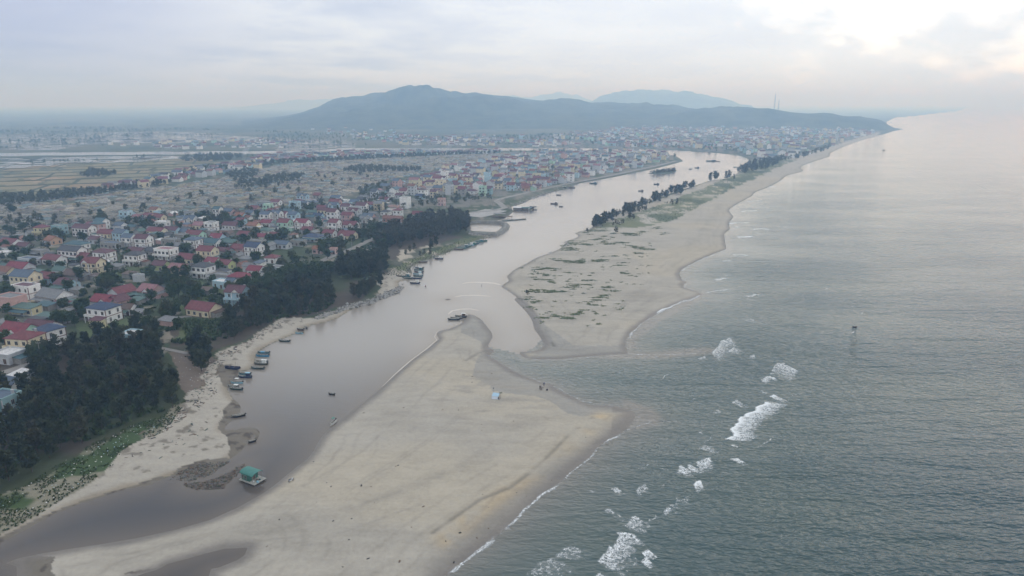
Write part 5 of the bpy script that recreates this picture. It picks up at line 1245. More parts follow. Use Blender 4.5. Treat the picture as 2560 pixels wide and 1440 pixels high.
for i, (u, v, c, cb, l) in enumerate(((1048,671,'dark green',None,'dark green boat, farthest in the raft of boats off the grassy bank'),(1046,676,'teal','teal','teal boat with a cabin, second from the far end of the raft of boats'),(1047,681,'navy',None,'navy boat in the middle of the raft of boats'),(1044,686,'light blue','light blue','pale blue boat with cabin in the near half of the raft of boats'),(1045,691,'teal','white','teal boat with white cabin, second nearest of the raft of boats'),(1042,697,'navy',None,'navy boat with pale rim, nearest in the raft of boats'),
   (1014,693,'teal','teal','teal boat with cabin drawn up on the sand left of the raft of boats'),(1002,692,'brown',None,'brown boat drawn up on the sand farthest left of the raft'),(1018,697,'dark green',None,'dark green boat at the waterline between the sand and the raft'),(1037,709,'navy','white','navy boat with a white cabin moored alone in front of the raft'),
   (1097,648,'navy','white','navy boat with white cabin moored alone off the grassy bank'),(1057,656,'brown',None,'brown boat nosed into the bank behind the raft of boats'),
   (1147,624,'brown',None,'small brown boat at the lower end of the green row'),(1154,621,'green',None,'green boat, first above the brown one in the row by the pond'),(1160,619,'teal','teal','teal boat with a cabin, third in the row by the pond'),(1166,617,'green',None,'green boat, fourth in the row by the pond'),(1173,614,'light blue','white','pale blue boat with white cabin in the row by the pond'),(1180,612,'green','green','green boat with green cabin in the row by the pond'),(1187,609,'teal',None,'open teal boat in the upper half of the row by the pond'),(1198,605,'green','teal','green boat with a teal cabin, second from the top of the row'),(1206,603,'green',None,'green boat at the top of the row below the pond'),
   (1134,800,'black',None,'black boat at the open side of the three by the spit tip'),(1141,797,'brown',None,'brown boat, middle of the three by the spit tip'),(1152,793,'black','brown','black boat with cabin nearest the spit tip'))):
    boat(u, v, 5.8 if v > 640 else 7, c, 176 + (i * 37 % 17 - 8), l, cabin=cb, gear=i % 3, z=-.05 if (u, v) not in ((1014,693),(1002,692)) else .35)
for i, (u, v, L, c, cb, l) in enumerate(((1385,510,8,'brown','brown','brown boat with cabin in the mid river below the floating huts'),(1402,517,4,'black',None,'tiny black boat right of the brown cabin boat in the river'),(1396,488,5.5,'brown',None,'brown boat in the river above the brown cabin boat'),(1602,478,6,'brown','black','dark boat with a cabin off the tree row of the far spit'),(1641,461,7,'black','black','black boat with a cabin off the upper end of the tree row'),(1483,459,10,'teal','teal','teal boat with a long cabin moored off the upper left bank'),(1428,470,9,'brown',None,'brown boat at the upper left bank, right of its neighbour'),(1405,471,11,'dark green','dark green','dark green boat with cabin at the upper left bank'),
   (1777,403,18,'teal','brown','long boat with cabin in the wide river bend'),(1795,404,7,'brown',None,'small brown boat right of the long boat in the river bend'),(1742,420,8,'black','black','black cabin boat beyond the river island'),(1726,423,6,'brown',None,'small brown boat just left of the black cabin boat by the island'),(1859,413,10,'brown','brown','brown boat with cabin at the right shore of the river bend'),(1837,418,6,'teal',None,'small teal boat off the dark town grove'))):
    boat(u, v, L, c, 160 + (i * 53) % 50, l, cabin=cb, gear=1, grp='boats in the upper river')
boat(2137,819,2.3,'black',15,'lone dark boat on the open sea beyond the breakers',gear=0,grp='boats at sea')
boat(2210,376,7,'brown',10,'far dark boat on the sea off the headland',cabin='brown',grp='boats at sea')

# floating green hut
def hut(u, v, label, roof, wallm, w=4.6, d=3.6, rz=-28, name='floating_hut', grp=None):
    x, y = G(u, v, 0); o = empty(name, (x, y, 0), math.radians(rz))
    for sx in (-1, -.33, .33, 1):
        for sy in (-1, 1):
            q = MB(); q.tube((sx*w*.48-.45, sy*d*.36, .05), (sx*w*.48+.45 if sx < 1 else sx*w*.48+.45, sy*d*.36, .05), .33, n=10); q.build('float_drum', BM['navy'], o, True)
    for i in range(9):
        p = MB(); ww = (w + 1.6) / 9; p.box(-w/2-.8+i*ww+.02, -w/2-.8+(i+1)*ww-.02, -d/2-.3, d/2+.3, .40, .50); p.build('deck_plank', M_DECK, o)
    h = 2.0; x0, x1, y0, y1 = -w*.55, w*.10, -d*.42, d*.42
    q = MB(); t = .06
    q.box(x0, x1, y0, y0+t, .5, .5+h); q.box(x0, x1, y1-t, y1, .5, .5+h); q.box(x0, x0+t, y0+t, y1-t, .5, .5+h); q.box(x1-t, x1, y0+t, y1-t, .5, .5+h); q.build('wall', wallm, o)
    for xx in (x0+.5, x0+1.7): put('window', WIN[1], o, (xx, y0, 1.0), 0, (.6, .5, .6))
    put('door', DOOR, o, (x1, 0, .5), math.pi/2, (.7, .6, .78))
    n = 8; r = MB()
    for i in range(n):
        a0, a1 = math.pi * i / n, math.pi * (i+1) / n
        f = lambda a: (-math.cos(a) * (d*.5), .5 + h + math.sin(a) * .75)
        (ya, za), (yb, zb) = f(a0), f(a1)
        r.slab([(x0-.3, ya, za), (w*.5, ya, za), (w*.5, yb, zb), (x0-.3, yb, zb)], .05)
    r.build('roof', roof, o)
    for sy in (-1, 1):
        p = MB(); p.tube((w*.47, sy*d*.45, .5), (w*.47, sy*d*.45, .5+h+.05), .04, n=5); p.build('post', M_STEEL, o)
    for i, (bx_, by_) in enumerate(((1.4, -.9), (2.1, .6), (1.7, .1), (2.6, -.6))):
        p = MB(); s = .18 + .05 * i; p.box(bx_-s, bx_+s, by_-s*.7, by_+s*.7, .5, .5+s*1.1); p.build('crate', [M_WHITE, BM['teal'], M_WOOD, BM['light blue']][i], o)
    return tag(o, label, 'floating hut', grp)
M_GREENROOF = plain('green_metal', (0.055, 0.19, 0.165), .5, .12, 1.5); M_GREENWALL = plain('green_boards', (0.045, 0.13, 0.105), .7, .2, 2)
hut(632,1201,'green floating hut with curved roof and open deck in the near river', M_GREENROOF, M_GREENWALL)
for u, v, w_, l, rf_ in ((1300,525,11,'pale floating hut on a wide deck, left of the pair off the concrete yard',RM['white']),(1318,526,9,'dark green floating hut off the concrete yard',RM['green']),(1333,524,6,'small dark floating hut, outermost off the concrete yard',RM['dark grey'])):
    hut(u, v, l, rf_, M_WOOD, w_, w_*.7, -12, grp='floating huts off the yard')
# stilt pier by the pond
x, y = G(1256, 545, 0); o = empty('stilt_pier', (x, y, 0), math.radians(-8))
for i in range(14):
    p = MB(); p.box(-9+i*1.3, -9+i*1.3+1.2, -2.6, 2.6, 1.5, 1.62); p.build('plank', M_WOOD, o)
for i in range(6):
    for sy in (-2.3, 2.3): p = MB(); p.tube((-8.5+i*3.4, sy, -1), (-8.5+i*3.4, sy, 1.49), .13, n=6); p.build('pile', M_WOOD, o)
p = MB(); p.slab([(-8,-2.4,3.8),(3,-2.4,3.8),(3,2.4,4.3),(-8,2.4,4.3)],.1); p.build('roof', RM['grey'], o)
for sx in (-7.8, 2.8):
    for sy in (-2.2, 2.2): p = MB(); p.tube((sx, sy, 1.62), (sx, sy, 3.9), .07, n=5); p.build('post', M_WOOD, o)
tag(o, 'rickety stilt pier with a grey roof beside the walled pond', 'pier')
x, y = G(1283, 551, 0); o = empty('fish_trap_fence', (x, y, 0), math.radians(28))
for i in range(9): p = MB(); p.tube((-13+i*3.2, 0, -1), (-13+i*3.2+.2, 0, 1.3+(i % 3)*.3), .09, n=5); p.build('stake', M_WOOD, o)
p = MB(); p.box(-13, 13, -.03, .03, -.3, .75); p.build('net', M_NET, o)
tag(o, 'low fish trap fence of stakes and net in the river by the pier', 'fish trap')
for i, (u, v, l) in enumerate(((1502,503,'bare wooden stake standing in the upper river left of the tree row'),(1653,453,'bare wooden stake in the river off the far end of the tree row'),(1204,716,'short stake in the shallows between the bank and the far spit'))):
    x, y = G(u, v, 0); b = MB(); b.tube((0, 0, -1), (.1, 0, 3.4 if i < 2 else 1.2), .16, .1, n=6); tag(b.build('river_stake', M_WOOD), l, 'stake', 'stakes in the river'); bpy.context.scene.objects['river_stake' + ('' if i == 0 else f'.{i:03d}')].location = (x, y, 0)
# masts on the headland
for i, (u, vt, vb, l) in enumerate(((1935.5,234,273,'tall lattice radio mast on the headland, taller of the two'),(1945.5,250,274,'shorter lattice radio mast on the headland'))):
    D_ = 3350; az = math.atan2(u - 1280, FPX * CP + (720 - vb) * SP); hyp = math.hypot(u - 1280, FPX * CP + (720 - vb) * SP)
    zt = CAM_H + D_ * ((720 - vt) * CP - FPX * SP) / hyp; zb = CAM_H + D_ * ((720 - vb) * CP - FPX * SP) / hyp - 6; h = zt - zb
    o = empty('radio_mast', (D_ * math.sin(az), D_ * math.cos(az), zb))
    for a in (0, 2.094, 4.189):
        p = MB(); p.tube((3.4*math.cos(a), 3.4*math.sin(a), 0), (.5*math.cos(a), .5*math.sin(a), h), .55, .35, n=4); p.build('leg', M_STEEL, o)
    for k in range(8):
        p = MB(); r0 = 3.4 - 2.9*k/8; z0 = h*k/8
        for a in (0, 2.094, 4.189):
            r1 = 3.4 - 2.9*(k+1)/8; p.tube((r0*math.cos(a), r0*math.sin(a), z0), (r1*math.cos(a+2.094), r1*math.sin(a+2.094), z0+h/8), .2, n=3)
        p.build('brace', M_STEEL, o)
    p = MB(); p.tube((0,0,h-2), (0,0,h+4), .3, n=4); p.build('antenna', M_STEEL, o)
    tag(o, l, 'radio mast', 'masts on the headland')
# utility poles
PL = [((826,642),'beside the riverside road nearest the sandy patch'),((880,621),'beside the road where it turns towards the grove'),((780,664),'beside the road at the pink shed'),((1222,512),'tall one at the bend of the riverside road'),((1232,520),'standing right of the tall one at the road bend'),((1176,517),'behind the concrete yard'),((196,736),'in the green plot behind the red-roofed houses'),((242,724),'on the meadow near the grey sheds'),((281,706),'on the meadow right of the cream house'),((282,839),'on the lane left of the flat white roof'),((272,842),'leaning at the lane in the meadow'),((104,905),'at the edge of the dense wood by the cream house'),((1378,461),'along the riverside road in front of the orange house'),((1276,482),'beside the light blue house on the river road'),((880,537),'between the white terraces of the village')]
for (u, v), l in PL:
    x, y, z = GZ(u, v); o = empty('utility_pole', (x, y, z)); hgt = 8.5 if v > 530 else 11
    p = MB(); p.tube((0,0,-.4), (0,0,hgt), .17, .1, n=8); p.build('pole', M_CONC, o)
    p = MB(); p.box(-.9,.9,-.06,.06,hgt-.6,hgt-.48); p.build('crossarm', M_STEEL, o)
    for sx in (-.8, 0, .8): p = MB(); p.tube((sx,0,hgt-.48), (sx,0,hgt-.25), .05, n=5); p.build('insulator', M_WHITE, o)
    tag(o, 'concrete utility pole ' + l, 'utility pole', 'utility poles of the village')

# ------------------------------------------------------------------ people
M_SKIN = plain('skin', (0.32, 0.19, 0.13), .6, .05)
CL = {'dark': plain('cloth_dark', (0.03, 0.03, 0.035), .9, .1), 'grey': plain('cloth_grey', (0.22, 0.22, 0.23), .9, .1), 'blue': plain('cloth_blue', (0.06, 0.11, 0.24), .9, .1), 'white': plain('cloth_white', (0.6, 0.6, 0.58), .9, .1), 'red': plain('cloth_red', (0.28, 0.05, 0.05), .9, .1)}
M_HAIR = plain('hair', (0.012, 0.011, 0.01), .7, .1)
def person(u, v, rz, shirt, pants, label, pose='stand', z=None, grp=None):
    """one skinned body; shirt, trousers and hair are shells over it"""
    if z is None: x, y, z = GZ(u, v)
    else: x, y = G(u, v, max(0, z))
    o = empty('person', (x, y, z), math.radians(rz))
    st = .16 if pose == 'walk' else .02
    J = dict(pel=(0,0,.93), che=(0,.02,1.22), nec=(0,0,1.45), hea=(0,-.02,1.58), top=(0,-.01,1.70))
    for s, n in ((-1,'l'), (1,'r')):
        J['hip'+n] = (s*.10,0,.88); J['kne'+n] = (s*.11,-.03-st*s,.48); J['ank'+n] = (s*.11,.02-st*1.6*s,.08); J['toe'+n] = (s*.12,-.15-st*1.6*s,.03)
        J['sho'+n] = (s*.19,0,1.40); J['elb'+n] = (s*.25,.03+st*s,1.12); J['wri'+n] = (s*.25,-.06+st*1.4*s,.88); J['han'+n] = (s*.25,-.08+st*1.5*s,.78)
    if pose == 'sit':
        for s, n in ((-1,'l'), (1,'r')): J['kne'+n] = (s*.15,-.42,1.05); J['ank'+n] = (s*.15,-.40,.66); J['toe'+n] = (s*.15,-.55,.62); J['wri'+n] = (s*.2,-.3,1.0); J['han'+n] = (s*.16,-.38,1.03)
        J = {k: (a, b, c - .78) for k, (a, b, c) in J.items()}
    R = dict(pel=.145,che=.15,nec=.055,hea=.10,top=.075,hip=.10,kne=.065,ank=.045,toe=.04,sho=.07,elb=.05,wri=.035,han=.04)
    names = list(J); E = [('pel','che'),('che','nec'),('nec','hea'),('hea','top')]
    for n in 'lr': E += [('pel','hip'+n),('hip'+n,'kne'+n),('kne'+n,'ank'+n),('ank'+n,'toe'+n),('che','sho'+n),('sho'+n,'elb'+n),('elb'+n,'wri'+n),('wri'+n,'han'+n)]
    def skin(name, keys, mat, k=1.0):
        b = MB()
        for a, c in E:
            if a in keys and c in keys:
                ra, rc = [R[q if q in R else q[:3]] * k for q in (a, c)]
                b.tube(J[a], J[c], ra, rc, 8)
        for q in keys:
            r_ = R[q if q in R else q[:3]] * k; c_ = J[q]
            vs = [(c_[0] + r_*math.sin(th)*math.cos(ph), c_[1] + r_*math.sin(th)*math.sin(ph), c_[2] + r_*math.cos(th)) for th in (.5, 1.2, 1.94, 2.64) for ph in [i*math.pi/4 for i in range(8)]]
            fs = [(a*8+i, a*8+8+i, a*8+8+(i+1)%8, a*8+(i+1)%8) for a in range(3) for i in range(8)] + [tuple(range(8)), tuple(range(24, 32))[::-1]]
            b.add(vs, fs)
        return b.build(name, mat, o, True)
    skin('body', set(names), M_SKIN)
    skin('shirt', {'pel','che','shol','shor','elbl','elbr'}, CL[shirt], 1.12)
    skin('trousers', {'pel','hipl','hipr','knel','kner','ankl','ankr'}, CL[pants], 1.13)
    h = MB(); c_ = J['top']; h.add([(c_[0] + .105*math.sin(th)*math.cos(ph), c_[1] + .02 + .115*math.sin(th)*math.sin(ph), c_[2] - .03 + .10*math.cos(th)) for th in (.15, .8, 1.5) for ph in [i*math.pi/4 for i in range(8)]], [(a*8+i, a*8+8+i, a*8+8+(i+1)%8, a*8+(i+1)%8) for a in range(2) for i in range(8)] + [tuple(range(8))]); h.build('hair', M_HAIR, o, True)
    return tag(o, label, 'person', grp)
G5 = 'people at the water on the sand spit'
person(1350,974,20,'dark','dark','person in dark clothes, leftmost at the water on the near spit','walk',grp=G5)
person(1353,975,70,'grey','dark','person in grey shirt close beside the leftmost one on the near spit','stand',grp=G5)
person(1357,973,-30,'white','grey','person in white shirt in the middle of the beach group','walk',grp=G5)
person(1360,966,10,'blue','grey','person in blue shirt standing farthest back near the wave edge','stand',grp=G5)
person(1368,976,200,'dark','dark','person in dark clothes crouched apart at the right of the beach group','sit',grp=G5)
person(1064,718,0,'red','dark','person wading in the river beside the moored boats','stand',-.45)
person(1246,998,40,'dark','grey','person sitting in front of the blue beach shelter','sit')
# beach shelter, flag, palm
x, y, z = GZ(1240, 994); o = empty('beach_shelter', (x, y, z), math.radians(-10))
p = MB(); p.slab([(-1.3,-1.0,1.0),(1.1,-1.0,.9),(1.2,1.0,1.35),(-1.2,1.0,1.45)], .03); p.build('tarpaulin', plain('blue_tarpaulin', (0.34, 0.50, 0.62), .6, .1), o)
p = MB(); p.slab([(-1.3,-1.05,.98),(-1.3,-1.5,.05),(1.1,-1.5,.05),(1.1,-1.05,.88)], .03); p.build('front_sheet', plain('pale_sheet', (0.55, 0.60, 0.66), .6, .1), o)
for sx, sy, hh in ((-1.2,-.9,1.0),(1.05,-.9,.9),(1.1,.95,1.3),(-1.15,.95,1.4)): p = MB(); p.tube((sx,sy,-.2), (sx,sy,hh-.03), .04, n=5); p.build('post', M_WOOD, o)
tag(o, 'pale blue tarpaulin shelter pitched on the near sand spit', 'beach shelter')
x, y, z = GZ(1234, 990); b = MB(); b.tube((0,0,-.3), (-.15,0,3.2), .05, .03, n=6); p = b.build('pole', M_WOOD); p.name = 'marker_pole'; p.location = (x, y, z)
b = MB(); b.box(-.17,.12,-.02,.02,2.75,3.2); b.build('pennant', CL['dark'], p); tag(p, 'thin pole with a dark pennant beside the blue shelter', 'marker pole')
x, y, z = GZ(1251, 997); o = empty('dead_palm', (x, y, z))
p = MB(); p.tube((0,0,-.2), (.05,.1,2.2), .05, .04, n=6); p.build('stem', M_WOOD, o)
p = MB()
for a in range(7): p.slab([(.05,.1,2.2), (.05+.5*math.cos(a)-.1*math.sin(a), .1+.5*math.sin(a)+.1*math.cos(a), 2.35), (.05+.75*math.cos(a), .1+.75*math.sin(a), 1.9), (.05+.5*math.cos(a)+.1*math.sin(a), .1+.5*math.sin(a)-.1*math.cos(a), 2.3)], .02)
p.build('fronds', M_BRO, o); attr_f(o.children[1].data, 'tint', np.zeros(len(o.children[1].data.vertices)))
tag(o, 'small dark sapling with drooping leaves right of the blue shelter', 'sapling')
# motorbike
x, y, z = GZ(728, 1203); o = empty('motorbike', (x, y, z), math.radians(52))
def wheel(xc):
    w_ = MB(); n = 16
    vs = []; 
    for k in range(n):
        a = 2*math.pi*k/n
        for r_, yy in ((.30,-.05),(.30,.05),(.22,.05),(.22,-.05)): vs.append((xc + r_*math.cos(a), yy, .30 + r_*math.sin(a)))
    w_.add(vs, [(4*k+j, 4*k+(j+1)%4, 4*((k+1)%n)+(j+1)%4, 4*((k+1)%n)+j) for k in range(n) for j in range(4)])
    wh = w_.build('wheel', BM['black'], o)
    s_ = MB()
    for k in range(4): a = k*math.pi/4; s_.tube((xc-.21*math.cos(a),0,.3-.21*math.sin(a)), (xc+.21*math.cos(a),0,.3+.21*math.sin(a)), .012, n=4)
    s_.build('spokes', M_STEEL, wh)
wheel(-.62); wheel(.62)
p = MB(); p.slab([(-.5,-.12,.62),(.1,-.14,.62),(.1,.14,.62),(-.5,.12,.62)], .28); p.slab([(.1,-.12,.55),(.45,-.16,.85),(.45,.16,.85),(.1,.12,.55)], .2); p.build('fairing', plain('bike_white_paint', (0.62, 0.66, 0.70), .35, .05), o)
p = MB(); p.slab([(-.75,-.14,.80),(.12,-.13,.76),(.12,.13,.76),(-.75,.14,.80)], .10); p.build('seat', BM['navy'], o)
p = MB(); p.tube((.62,0,.3), (.42,0,.95), .035, n=5); p.tube((.40,-.33,1.02), (.40,.33,1.02), .02, n=5); p.build('handlebar', M_STEEL, o)
p = MB(); p.tube((.50,0,.86), (.56,0,.86), .09, n=10); p.build('headlight', M_WHITE, o)
tag(o, 'white and dark blue motorbike parked on the sand beside the near river', 'motorbike')

# ------------------------------------------------------------------ foam
M_FOAM = NT('sea_foam')
def foam_mat():
    t = M_FOAM
    a = t.attr('foam')
    n = t.noise(t.co((1, 1, 1)), 0.9, 3, 0.6, .4)
    f = t.noise(t.co((0.8, 1.4, 1), .7), 1.15, 3, 0.6, 1.2)
    lace = t.math('ABSOLUTE', t.math('SUBTRACT', f, 0.5))               # thin bright threads with holes between
    k = t.math('ADD', a, t.math('MULTIPLY', t.math('SUBTRACT', n, 0.5), 1.3))
    body = t.ramp(k, .08, .80)
    solid = t.ramp(a, .72, .98)
    thread = t.ramp(lace, .015, .095, 1.0, 0.12)
    al = t.math('MULTIPLY', body, t.math('MAXIMUM', solid, thread))
    t.set(Base_Color=(0.78, 0.82, 0.84), Roughness=.9, Alpha=al)
foam_mat()
fV, fF, fA = [], [], []
def foam_sheet(P0, P1, P2, P3, na, nb, dens, hump=.0, nz=0, e0=True, e1=True):
    """foam between four corners: front edge P0-P1, trailing edge P3-P2"""
    o_ = len(fV)
    for j in range(nb + 1):
        t = j / nb
        for i in range(na + 1):
            s = i / na
            a = P0.lerp(P1, s); b = P3.lerp(P2, s); wob = (vnoise(np.array([a.x * .35 + nz]), np.array([a.y * .35]))[0] - .5) * 2.4
            q = a.lerp(b, t); dd = (b - a).normalized() if (b - a).length > 0 else Vector((0, 0, 0)); q = q + dd * wob
            edge = min(1, s * 4 if e0 else 1, (1 - s) * 4 if e1 else 1)
            prof = (1 - max(0, t - .12) / .88) ** .8 if t > .05 else t / .05
            fV.append((q.x, q.y, .03 + hump * math.exp(-((t - .12) / .12) ** 2) * edge)); fA.append(dens * edge * (.25 + .75 * prof) if dens > 0 else 0)
    for j in range(nb):
        for i in range(na):
            k = o_ + j * (na + 1) + i; fF.append((k, k + 1, k + na + 2, k + na + 1))
def breaker(pts, back, dens, hump=.25):
    """front edge in photograph points; back = trailing offset in photograph points"""
    for i_, (a, b) in enumerate(zip(pts, pts[1:])):
        A, B_ = Vector((*G(*a), 0)), Vector((*G(*b), 0)); C_, D_ = Vector((*G(b[0] + 1.35 * back[0], b[1] + 1.35 * back[1]), 0)), Vector((*G(a[0] + 1.35 * back[0], a[1] + 1.35 * back[1]), 0))
        n = max(3, int((B_ - A).length / .6)); m = max(4, int((D_ - A).length / .6)); foam_sheet(A, B_, C_, D_, n, m, dens * 1.08, hump, a[0], i_ == 0, i_ == len(pts) - 2)
def ribbon_foam(pts, wd, dens, hump=.12):
    W = [Vector((*G(*p), 0)) for p in pts]; o_ = len(fV); Q = []
    for a, b in zip(W, W[1:]):
        n = max(1, int((b - a).length / 1.0)); Q += [a.lerp(b, i / n) for i in range(n)]
    Q.append(W[-1]); acc = 0
    for i, p in enumerate(Q):
        d = (Q[min(i+1, len(Q)-1)] - Q[max(i-1, 0)]).normalized(); s = Vector((-d.y, d.x, 0))
        wv = wd * .7 * (.45 + 1.1 * vnoise(np.array([i * .13]), np.array([pts[0][0] * .37]))[0]); ed = min(1, i / 4, (len(Q) - 1 - i) / 4); sh_ = (vnoise(np.array([i * .21 + 9]), np.array([pts[0][1] * .3]))[0] - .5) * wd
        for t in (-1, -.4, .2, 1): q = p + s * (t * wv + sh_); fV.append((q.x, q.y, .03 + (hump * (1 - abs(t)) if abs(t) < 1 else 0))); fA.append(dens * .82 * ed * (1 - abs(t) ** 2 * .85) * (.55 + .9 * vnoise(np.array([i * .09 + 3]), np.array([pts[0][0] * .11]))[0]))
        if i:
            for j in range(3): k = o_ + 4 * i + j; fF.append((k - 4, k - 3, k + 1, k))
# big breakers (front edge faces the beach, foam trails seawards)
breaker([(1811,1100),(1822,1092),(1832,1062),(1852,1043),(1885,1022),(1915,1002)], (46,4), .88)
breaker([(1916,990),(1925,985),(1936,988)], (28,12), .85); breaker([(1898,948),(1915,940),(1940,945)], (8,9), .75, .1); breaker([(1935,915),(1945,906),(1962,910),(2000,928)], (-14,26), .58, .1)
breaker([(1895,970),(1920,980)], (2,6), .5, 0); breaker([(1822,1005),(1840,996)], (25,14), .55, .1)
breaker([(1490,1404),(1508,1384),(1524,1366),(1545,1338),(1576,1327)], (34,26), .72); breaker([(1505,1400),(1530,1375),(1560,1352)], (40,40), .45, .05); breaker([(1595,1402),(1605,1385),(1630,1377)], (18,16), .9)
breaker([(1470,1440),(1490,1425)], (35,20), .62, .1); breaker([(1380,1392),(1405,1375),(1430,1362)], (50,14), .42, 0); breaker([(1305,1436),(1345,1410),(1385,1390)], (60,30), .36, 0); breaker([(1552,1312),(1568,1294),(1585,1285)], (35,22), .55, .1); breaker([(1500,1275),(1520,1266)], (50,30), .34, 0)
breaker([(1656,1280),(1665,1272),(1676,1268)], (6,10), .85); breaker([(1668,1262),(1690,1246),(1720,1232)], (10,22), .34, 0); breaker([(1731,1213),(1742,1205),(1754,1202)], (8,18), .92); breaker([(1826,1150),(1836,1141)], (24,12), .85)
breaker([(1683,1180),(1706,1167),(1722,1160)], (30,12), .78); breaker([(1735,1155),(1760,1143),(1778,1141)], (8,22), .72); breaker([(1700,1182),(1720,1180)], (16,14), .5, 0); breaker([(1636,1168),(1660,1172)], (20,5), .45, 0); breaker([(1745,1122),(1772,1112)], (28,14), .5, .05)
breaker([(1822,1113),(1832,1108)], (12,6), .75); breaker([(1522,1222),(1545,1217)], (18,14), .6, .05); breaker([(1588,1230),(1600,1216),(1616,1209)], (8,12), .62); breaker([(1455,1226),(1490,1222)], (4,6), .4, 0); breaker([(1740,1078),(1756,1080)], (8,6), .5, .05)
breaker([(1774,884),(1790,870),(1800,850),(1830,843)], (18,18), .55, .1); breaker([(1815,880),(1838,868)], (24,8), .55, .05); breaker([(1742,900),(1764,888)], (6,3), .6); breaker([(1870,890),(1888,886)], (4,7), .6); breaker([(1845,795),(1885,797)], (18,8), .36, 0); breaker([(1780,1032),(1800,1024)], (10,5), .5, .05)
gf_ = random.Random(2)
for pts_ in ([(1340,1420),(1400,1385),(1470,1345),(1500,1325)],[(1585,1425),(1625,1385),(1660,1350)],[(1600,1315),(1640,1290),(1664,1275)],[(1560,1180),(1620,1165),(1680,1150)],[(1640,1225),(1700,1190),(1740,1170)],[(1750,1120),(1790,1085),(1815,1060)],[(1700,1010),(1760,990),(1800,975)],[(1640,950),(1700,925),(1760,905)],[(1880,1130),(1930,1095),(1975,1070)],[(1950,1010),(2000,985),(2040,970)]):
    q_ = []
    for a, b in zip(pts_, pts_[1:]):
        for k in range(5): t = k / 5; q_.append((a[0] + (b[0] - a[0]) * t + gf_.uniform(-5, 5), a[1] + (b[1] - a[1]) * t + gf_.uniform(-4, 4)))
    ribbon_foam(q_[:gf_.randint(5, 9)], .42, .5, .15)
# wash along the beach
ribbon_foam([(1108,1445),(1150,1413),(1202,1374),(1249,1336)], 1.0, .85); ribbon_foam([(1249,1336),(1293,1296),(1311,1274),(1352,1240),(1383,1221),(1405,1204)], .8, .72); ribbon_foam([(1405,1204),(1440,1172),(1474,1146),(1499,1114)], .6, .66); ribbon_foam([(1496,1116),(1539,1092),(1560,1080)], 1.0, .8); ribbon_foam([(1560,1080),(1580,1070),(1620,1058),(1645,1046)], .5, .55)
ribbon_foam([(1316,941),(1350,954),(1380,959),(1390,968)], .5, .55); ribbon_foam([(1382,962),(1421,985),(1458,1004),(1500,1010)], .5, .6)
ribbon_foam([(1573,850),(1580,832),(1603,810),(1638,788),(1667,772)], .7, .62); ribbon_foam([(1640,786),(1668,770),(1700,756),(1733,747),(1760,737)], 1.8, .95); ribbon_foam([(1758,736),(1790,727),(1840,722)], 2.0, .5); ribbon_foam([(1570,884),(1620,888),(1700,886),(1760,884)], .6, .5); ribbon_foam([(1400,900),(1450,896),(1500,892)], .5, .45)
ribbon_foam([(1706,681),(1710,672),(1750,650),(1790,634),(1820,623)], 1.6, .55)
for (u, v, l, d) in ((1820,560,60,.42),(1850,530,50,.4),(1840,595,50,.44),(1865,505,46,.36),(1870,575,60,.33),(1830,640,50,.33),(1800,655,40,.3),(1780,700,50,.36),(1800,690,30,.3),(1850,740,60,.3),(1900,470,50,.33),(1935,455,40,.3)):
    ribbon_foam([(u, v), (u + l * .5, v - 3), (u + l, v - 2)], 4.6, d * 2.4, .02); ribbon_foam([(u + 10, v + 8), (u + l * .6, v + 7)], 3.0, d * 2.3, .02)
wr2 = random.Random(9)
for _ in range(120):
    u, v = wr2.uniform(1420, 2150), wr2.uniform(700, 1430)
    if u < 1460 + (1440 - v) * .75 - 330 or u > 1560 + (1440 - v) * .95: continue
    ribbon_foam([(u, v), (u + wr2.uniform(6, 16), v - wr2.uniform(2, 9))], wr2.uniform(.3, .65), wr2.uniform(.75, 1.1))
me = mesh_np('sea_foam', np.array(fV), np.array(fF), smooth=True); attr_f(me, 'foam', fA); tag(link('sea_foam', me, M_FOAM.m), 'white foam of breaking waves and wash along the beaches', kind='stuff')

# ------------------------------------------------------------------ low plants, litter, rocks, driftwood
def tufts(centres, name, label, mat, hgt=.5, blades=5, spread=.35, tint=(0, 1)):
    c = np.array(centres); n = len(c); k = blades; rs = np.random.RandomState(len(centres))
    a = rs.uniform(0, 2*math.pi, (n, k)); ln = hgt * rs.uniform(.5, 1.3, (n, k)); sp_ = spread * rs.uniform(.4, 1.5, (n, k))
    base = c[:, None, :] + np.stack([rs.normal(0, spread*.6, (n, k)), rs.normal(0, spread*.6, (n, k)), np.zeros((n, k))], 2)
    d = np.stack([np.cos(a), np.sin(a)], 2); s = np.stack([-np.sin(a), np.cos(a)], 2) * (.16 * spread / .35)
    V = np.zeros((n, k, 4, 3))
    V[:, :, 0, :2] = base[:, :, :2] - s; V[:, :, 1, :2] = base[:, :, :2] + s
    V[:, :, 2, :2] = base[:, :, :2] + d * sp_[..., None] + s * .6; V[:, :, 3, :2] = base[:, :, :2] + d * sp_[..., None] - s * .6
    V[:, :, 0, 2] = base[:, :, 2] - .05; V[:, :, 1, 2] = base[:, :, 2] - .05; V[:, :, 2, 2] = base[:, :, 2] + ln; V[:, :, 3, 2] = base[:, :, 2] + ln
    me = mesh_np(name, V.reshape(-1, 3), np.arange(n*k*4).reshape(-1, 4)); attr_f(me, 'tint', np.repeat(rs.uniform(*tint, n*k), 4)); return tag(link(name, me, mat), label, kind='stuff')
gr_ = random.Random(4)
cs_ = []
